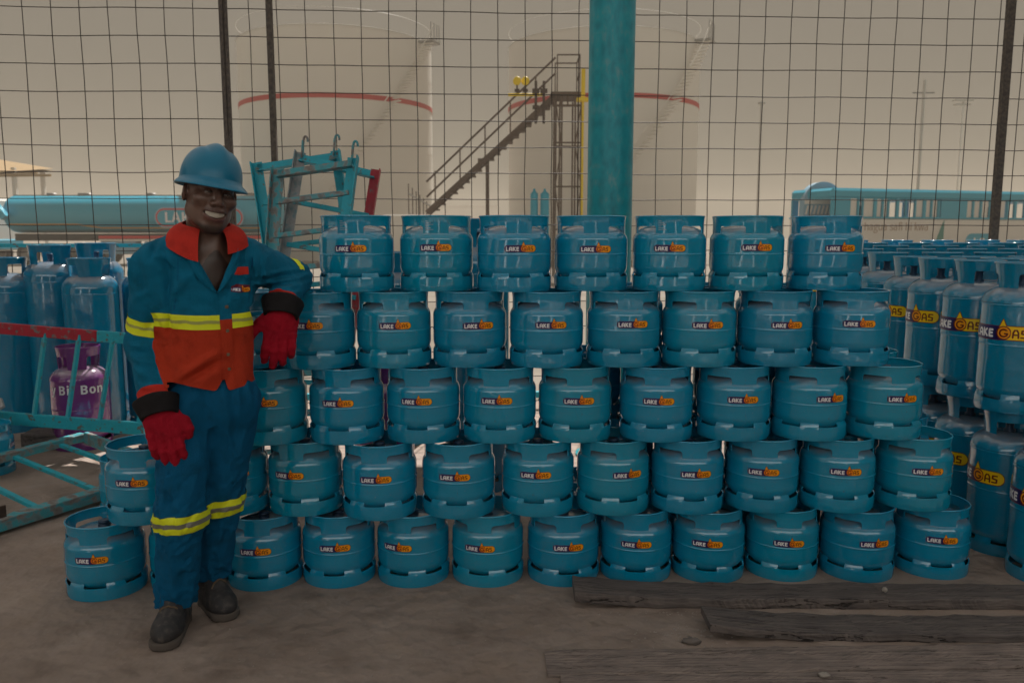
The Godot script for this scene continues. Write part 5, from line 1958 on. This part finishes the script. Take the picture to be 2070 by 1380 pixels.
		var gf := func(p: Vector3) -> float:
			var d := rbox(p, Vector3(0, -0.062, -0.001), Vector3(0.046, 0.046, 0.022), 0.020)
			d = smin(d, cap(p, Vector3(0, -0.018, 0), Vector3(0, -0.04, 0), 0.036, 0.036), 0.03)
			var fd := 1e9
			for ch in chains:
				var q: Array = ch[0]; var r: Array = ch[1]
				var dd := cap(p, q[0], q[1], r[0], r[1])
				dd = smin(dd, cap(p, q[1], q[2], r[1], r[2]), 0.004)
				dd = smin(dd, cap(p, q[2], q[3], r[2], r[3]), 0.004)
				dd = smin(dd, cap(p, q[3], q[4], r[3], r[4]), 0.004)
				fd = smin(fd, dd, 0.0012)
			d = smin(d, fd, 0.006)
			var td := smin(cap(p, th0, th1, 0.022, 0.0185), cap(p, th1, th2, 0.0180, 0.0158), 0.006)
			td = smin(td, cap(p, th2, th3, 0.0158, 0.0132), 0.004)
			d = smin(d, td, 0.014)
			if absf(d) < 0.012:
				d += 0.0022 * gn.get_noise_3dv(p)
				# seams along the back of the hand
				for x in [-0.022, 0.0, 0.022]:
					if p.y < -0.035 and p.y > -0.1 and p.z > 0.0:
						d += 0.0018 * exp(-pow((p.x - x * (1.0 - (p.y + 0.1) * 3.0)) / 0.0022, 2.0))
			return d
		var gm := sdf_mesh(gf, Vector3(-0.075, -0.225, -0.12), Vector3(0.115, 0.035, 0.05), 0.0036)
		var cfw := func(p: Vector3) -> float:
			# a turned-back cuff, wider than the sleeve it covers
			var ra := lerpf(0.050, 0.067, smoothstep(-0.035, 0.03, p.y)) + 0.003 * sin(p.x * 60.0 + p.y * 30.0)
			var rr := Vector2(p.x, p.z * 1.08).length()
			var d := absf(rr - ra + 0.004) - 0.0055
			return smax(d, absf(p.y + 0.002) - 0.031, 0.006)
		var cmb := sdf_mesh(cfw, Vector3(-0.09, -0.055, -0.09), Vector3(0.09, 0.045, 0.09), 0.005)
		# the cuff follows the forearm, the hand follows the wrist
		var fa: Vector3 = [(el_r - wr_r), (el_l - wr_l)][k].normalized()
		var cy := fa if k == 0 else -end_l
		var cxv := cy.cross(back).normalized()
		var cb := Basis(cxv, cy, cxv.cross(cy))
		for i in gm.v.size():
			gm.v[i] = w - at + hb * (gm.v[i] * Vector3([1.2, 1.24][k], [1.12, 1.12][k], 1.2) + Vector3(0, -0.012 - 0.006 * k, 0))
		for i in cmb.v.size():
			cmb.v[i] = w - at + cb * (cmb.v[i] * Vector3(1.16, 1.12, 1.16) + Vector3(0, [-0.026, -0.030][k], 0))
		if hb.determinant() < 0.0:
			for i in range(0, gm.ix.size(), 3):
				var sw := gm.ix[i + 1]
				gm.ix[i + 1] = gm.ix[i + 2]
				gm.ix[i + 2] = sw
		var go := put("glove", gm, glove_red, t)
		put("glove_cuff", cmb, black, go)

	# ---------------- head, neck and chest
	var hc := Vector3(-1.028, 1.578, -2.812)
	var hb2 := Basis(Vector3.UP, deg_to_rad(38.0))
	var tilt := Basis(hb2.z, deg_to_rad(-9.0)) * Basis(hb2.x, deg_to_rad(4.0))
	hb2 = tilt * hb2
	var inv := hb2.inverse()
	var skn := noise(55, 40.0, 3)
	var face := func(p: Vector3) -> float:
		var x := absf(p.x)
		var q := Vector3(x, p.y, p.z)
		var d := ell(p, Vector3(0, 0.040, -0.018), Vector3(0.079, 0.092, 0.097))
		d = smin(d, ell(p, Vector3(0, -0.030, 0.022), Vector3(0.069, 0.082, 0.071)), 0.03)
		d = smin(d, cap(q, Vector3(0.050, -0.058, 0.005), Vector3(0.020, -0.100, 0.058), 0.023, 0.021), 0.03)      # jaw
		d = smin(d, ell(p, Vector3(0, -0.106, 0.064), Vector3(0.024, 0.019, 0.020)), 0.02)                           # chin
		d = smin(d, ell(q, Vector3(0.044, -0.014, 0.063), Vector3(0.028, 0.023, 0.026)), 0.018)                      # raised cheeks
		d = smin(d, cap(q, Vector3(0.012, 0.036, 0.088), Vector3(0.048, 0.034, 0.066), 0.011, 0.010), 0.014)          # brow
		d = smax(d, -ell(q, Vector3(0.031, 0.016, 0.092), Vector3(0.017, 0.010, 0.016)), 0.010)                       # eye hollow
		d = smin(d, ell(q, Vector3(0.031, 0.012, 0.0755), Vector3(0.0145, 0.0105, 0.0105)), 0.004)                    # lids
		d = smin(d, cap(p, Vector3(0, 0.024, 0.088), Vector3(0, -0.018, 0.110), 0.009, 0.0125), 0.010)                # nose
		d = smin(d, ell(q, Vector3(0.0155, -0.024, 0.099), Vector3(0.0115, 0.010, 0.0125)), 0.006)
		d = smax(d, -ell(q, Vector3(0.0085, -0.033, 0.103), Vector3(0.0045, 0.004, 0.006)), 0.003)
		# open smile: corners pulled up and back
		var my := -0.060 + 5.5 * x * x
		var mz := 0.092 - 9.0 * x * x
		d = smin(d, ell(p, Vector3(0, -0.058, 0.072), Vector3(0.038, 0.030, 0.024)), 0.016)
		var up_lip := Vector3(x, p.y - my - 0.0085, p.z - mz - 0.001)
		var lo_lip := Vector3(x, p.y - my + 0.0150 - 5.0 * x * x, p.z - mz + 0.002)
		var taper := 1.0 - smoothstep(0.020, 0.038, x)
		d = smin(d, Vector2(up_lip.y, up_lip.z).length() - 0.0058 * taper - 0.001 + 4.0 * maxf(x - 0.038, 0.0), 0.006)
		d = smin(d, Vector2(lo_lip.y, lo_lip.z).length() - 0.0075 * taper - 0.001 + 4.0 * maxf(x - 0.036, 0.0), 0.007)
		var hole := maxf(absf(p.y - my + 0.002) - 0.0098 * sqrt(maxf(1.0 - pow(x / 0.035, 2.0), 0.0)), x - 0.035)
		d = smax(d, -maxf(hole, 0.070 - p.z), 0.0025)
		# smile folds
		var fl := Vector2(x - 0.034 - 0.10 * (-0.028 - p.y), 0.0)
		d += 0.0025 * exp(-pow(fl.x / 0.0045, 2.0)) * smoothstep(-0.085, -0.06, p.y) * (1.0 - smoothstep(-0.035, -0.015, p.y)) * float(p.z > 0.03)
		# ears
		var ep := Vector3(x - 0.080, p.y - 0.000, p.z + 0.008)
		var er := Vector3(ep.x * 0.87 - ep.z * 0.5, ep.y, ep.z * 0.87 + ep.x * 0.5)
		var ear := ell(er, Vector3.ZERO, Vector3(0.0085, 0.031, 0.019))
		ear = smax(ear, -ell(er, Vector3(0.008, 0.003, 0.002), Vector3(0.007, 0.019, 0.010)), 0.004)
		ear = smin(ear, ell(er, Vector3(-0.004, -0.003, 0.010), Vector3(0.006, 0.007, 0.006)), 0.004)
		d = smin(d, ear, 0.006)
		return d
	var nk0 := hc + hb2 * Vector3(0, -0.055, -0.022)
	var nk1 := Vector3(-1.072, 1.400, -2.872)
	var head_f := func(p: Vector3) -> float:
		var d: float = face.call(inv * (p - hc))
		if p.y < 1.57:
			d = smin(d, cap(p, nk0, nk1, 0.060, 0.068), 0.022)
			# neck muscle, collar bones and breast inside the open jacket
			var nf := hb2 * Vector3(0.045, -0.07, 0.005) + hc
			d = smin(d, cap(p, nf, turn * Vector3(0.012, 0, 0.068) + Vector3(-1.072, 1.372, -2.872), 0.011, 0.012), 0.02)
			var c: Vector3 = turn.inverse() * (p - Vector3(-1.08, 1.30, -2.868))
			d = smin(d, ell(c, Vector3(0, -0.01, 0.0), Vector3(0.150, 0.125, 0.100)), 0.07)
		return d
	var hm := sdf_mesh(head_f, Vector3(-1.24, 1.18, -3.00), Vector3(-0.90, 1.72, -2.66), 0.0036)
	hm.with_col = true
	for i in hm.v.size():
		var w := hm.v[i]
		var p := inv * (w - hc)
		var x := absf(p.x)
		var c := Color(0.145, 0.082, 0.062)
		c = c * (1.0 + 0.18 * skn.get_noise_3dv(p))
		var my := -0.060 + 5.5 * x * x
		if p.z > 0.066 and x < 0.036:
			if p.y > my + 0.003 and p.y < my + 0.016: c = c.lerp(Color(0.075, 0.030, 0.027), 0.7)
			if p.y < my - 0.006 and p.y > my - 0.025: c = c.lerp(Color(0.13, 0.045, 0.040), 0.7)
		if p.z > 0.05 and absf(p.y - my + 0.002) < 0.008 and x < 0.030 and p.z < 0.085 - 9.0 * x * x: c = Color(0.03, 0.01, 0.01)
		# short beard on the chin, eyebrows, cropped hair
		if p.y < -0.088 and p.z > 0.03: c = c.lerp(Color(0.018, 0.013, 0.012), smoothstep(-0.088, -0.104, p.y) * 0.8)
		if p.z > 0.05 and x > 0.012 and x < 0.052 and absf(p.y - 0.036 + 0.10 * absf(x - 0.03)) < 0.006: c = c.lerp(Color(0.012, 0.010, 0.010), 0.75)
		if p.y > 0.030 and p.z < 0.045 - 0.6 * maxf(0.06 - p.y, 0.0): c = c.lerp(Color(0.012, 0.010, 0.010), 0.85)
		if p.z > 0.07 and absf(p.y - 0.0125) < 0.0018 and x > 0.018 and x < 0.044: c = Color(0.006, 0.005, 0.005)
		hm.col[i] = c
	put("body", hm.shift(-at), skin, t)
	# teeth
	var tm := MB.new()
	var tr_rows := [PackedVector3Array(), PackedVector3Array(), PackedVector3Array()]
	for k in 41:
		var x := lerpf(-0.0315, 0.0315, k / 40.0)
		var gap := 0.0012 * pow(absf(cos(PI * (x / 0.0068))), 12.0)
		var my := -0.060 + 5.5 * x * x
		var mz := 0.0885 - 9.5 * x * x - gap
		tr_rows[0].append(hc - at + hb2 * Vector3(x, my - 0.0075 * sqrt(maxf(1.0 - pow(x / 0.033, 2.0), 0.0)) - 0.002, mz - 0.001))
		tr_rows[1].append(hc - at + hb2 * Vector3(x, my, mz))
		tr_rows[2].append(hc - at + hb2 * Vector3(x, my + 0.009, mz - 0.002))
	tm.grid(tr_rows)
	put("teeth", tm, mat(lin(0.60, 0.54, 0.45), 0.3), t)
	# eyes, almost closed by the smile
	for s: float in [-1.0, 1.0]:
		var em := MB.new()
		var rows := []
		for j in 5:
			var row := PackedVector3Array()
			for k in 11:
				var u := (k - 5) / 5.0
				row.append(hc - at + hb2 * Vector3(s * 0.031 + u * 0.0115, 0.0105 + (j - 2) * 0.0011 * (1.0 - u * u), 0.0865 - 0.0035 * u * u))
			rows.append(row)
		em.grid(rows)
		var eye := put("eye", em, mat(lin(0.30, 0.27, 0.24), 0.25), t)
		em = MB.new()
		var ps := []
		for k in 12:
			ps.append(hc - at + hb2 * Vector3(s * 0.031 + 0.0035 * cos(TAU * k / 12.0), 0.0105 + 0.0022 * sin(TAU * k / 12.0), 0.0872))
		em.poly(ps)
		put("iris", em, mat(lin(0.008, 0.006, 0.005), 0.2), eye)

	# ---------------- hard hat
	var hatc := hc + hb2 * Vector3(0, 0.048, -0.008)
	var hat_b := hb2 * Basis(Vector3.RIGHT, deg_to_rad(-3.0))
	var hat_mat := mat(lin(0.001, 0.175, 0.315), 0.34, 0.0, 0.5)
	var hm2 := MB.new()
	var rows2 := []
	var nseg := 64
	for j in 19:
		var row := PackedVector3Array()
		var e := 1.0 - j / 18.0
		var el := PI / 2 * e
		for k in nseg:
			var a := TAU * k / nseg
			var sx := sin(a); var cz := cos(a)
			var rr := pow(cos(el), 0.82) if e < 1.0 else 0.0
			var p := Vector3(0.099 * rr * sx, 0.120 * pow(sin(el), 0.9), 0.126 * rr * cz)
			# crown ridge from front to back with two grooves
			var rid := exp(-pow(p.x / 0.019, 2.0)) * smoothstep(0.15, 0.7, sin(el))
			p.y += 0.010 * rid
			var groove := exp(-pow((absf(p.x) - 0.034) / 0.009, 2.0)) * smoothstep(0.35, 0.8, sin(el))
			p.y -= 0.0035 * groove
			row.append(p)
		rows2.append(row)
	hm2.grid(rows2, true)
	for i in hm2.v.size():
		hm2.v[i] = hatc - at + hat_b * hm2.v[i]
	_flip(hm2)
	var hat := put("hard_hat", hm2, hat_mat, t)
	hm2 = MB.new()
	rows2 = []
	var brim := [[0.0, 0.004], [0.10, -0.002], [0.5, -0.008], [0.95, -0.016], [1.0, -0.019], [0.97, -0.021], [0.5, -0.012], [0.0, -0.006], [-0.08, -0.004]]
	for b in brim:
		var row := PackedVector3Array()
		for k in nseg:
			var a := TAU * k / nseg
			var wd := 0.015 + 0.020 * pow(maxf(cos(a), 0.0), 1.5) - 0.008 * pow(maxf(-cos(a), 0.0), 2.0)
			var dr := 1.0 + 0.5 * maxf(cos(a), 0.0)
			row.append(hatc - at + hat_b * Vector3((0.099 + wd * b[0]) * sin(a), b[1] * dr, (0.126 + wd * b[0]) * cos(a)))
		rows2.append(row)
	hm2.grid(rows2, true)
	_flip(hm2)
	put("brim", hm2, hat_mat, hat)
	# inner shell and headband
	hm2 = MB.new()
	rows2 = []
	for b in [[0.972, 0.0], [0.90, 0.06], [0.6, 0.10], [0.05, 0.112]]:
		var row := PackedVector3Array()
		for k in 32:
			var a := TAU * k / 32.0
			row.append(hatc - at + hat_b * Vector3(0.097 * b[0] * sin(a), b[1] - 0.003, 0.123 * b[0] * cos(a)))
		rows2.append(row)
	hm2.grid(rows2, true)
	put("lining", hm2, mat(lin(0.02, 0.05, 0.08), 0.7), hat)

func _flip(m: MB) -> void:
	for i in range(0, m.ix.size(), 3):
		var s := m.ix[i + 1]
		m.ix[i + 1] = m.ix[i + 2]
		m.ix[i + 2] = s

func _eval(m: MB, f: Callable) -> PackedFloat32Array:
	var g := PackedFloat32Array()
	g.resize(m.v.size())
	for i in m.v.size():
		g[i] = f.call(m.v[i])
	return g

func b_hi_patch(m: MB, loc: Callable, x0: float, x1: float, y0: float, y1: float) -> MB:
	# a rectangle of the chest, across x0..x1 and y0..y1
	var o := m.cut(func(p: Vector3) -> float: return p.y - y0)
	o = o.cut(func(p: Vector3) -> float: return y1 - p.y)
	o = o.cut(func(p: Vector3) -> float: return loc.call(p).x - x0 if loc.call(p).z > 0.0 else -1.0)
	return o.cut(func(p: Vector3) -> float: return x1 - loc.call(p).x)

func _ready() -> void:
	var cam := Camera3D.new()
	cam.name = "camera"
	add_child(cam)
	cam.position = Vector3(0, 1.45, 0)
	cam.rotation_degrees = Vector3(-7.5, 0, 0)
	cam.keep_aspect = Camera3D.KEEP_HEIGHT
	var lens := CameraAttributesPhysical.new()
	lens.frustum_focal_length = 28.7
	lens.frustum_focus_distance = 3.4
	lens.frustum_near = 0.05
	lens.frustum_far = 600.0
	lens.exposure_aperture = 4.0
	cam.attributes = lens
	cam.fov = 45.4
	cam.near = 0.05
	cam.far = 600.0
	cam.current = true
	var env := Environment.new()
	env.background_mode = Environment.BG_SKY
	var sm := ProceduralSkyMaterial.new()
	sm.sky_top_color = lin(0.178, 0.159, 0.133)
	sm.sky_horizon_color = lin(0.153, 0.133, 0.102)
	sm.sky_curve = 0.3
	sm.ground_bottom_color = lin(0.20, 0.175, 0.145)
	sm.ground_horizon_color = lin(0.153, 0.133, 0.102)
	sm.sun_angle_max = 1.0
	sm.sky_energy_multiplier = 1.0
	var sky := Sky.new()
	sky.sky_material = sm
	env.sky = sky
	env.tonemap_mode = Environment.TONE_MAPPER_LINEAR
	env.tonemap_exposure = 1.45
	env.fog_enabled = true
	env.fog_density = 0.003
	env.fog_light_color = lin(0.92, 0.83, 0.70)
	env.sdfgi_enabled = true
	env.ssao_enabled = true
	env.ssil_enabled = true
	var we := WorldEnvironment.new()
	we.name = "world"
	we.environment = env
	add_child(we)
	var sun := DirectionalLight3D.new()
	sun.name = "sun"
	add_child(sun)
	sun.look_at_from_position(Vector3(0.13, 0.80, -0.58) * 30.0, Vector3.ZERO)
	sun.light_energy = 1.6
	sun.light_color = Color(1.0, 0.97, 0.93)
	sun.light_angular_distance = 0.5
	sun.shadow_enabled = true
	make_materials()
	ground_and_shed()
	mesh_fence()
	stack_of_cylinders()
	field_of_cylinders()
	left_cylinders()
	racks()
	planks()
	far_things()
	worker()
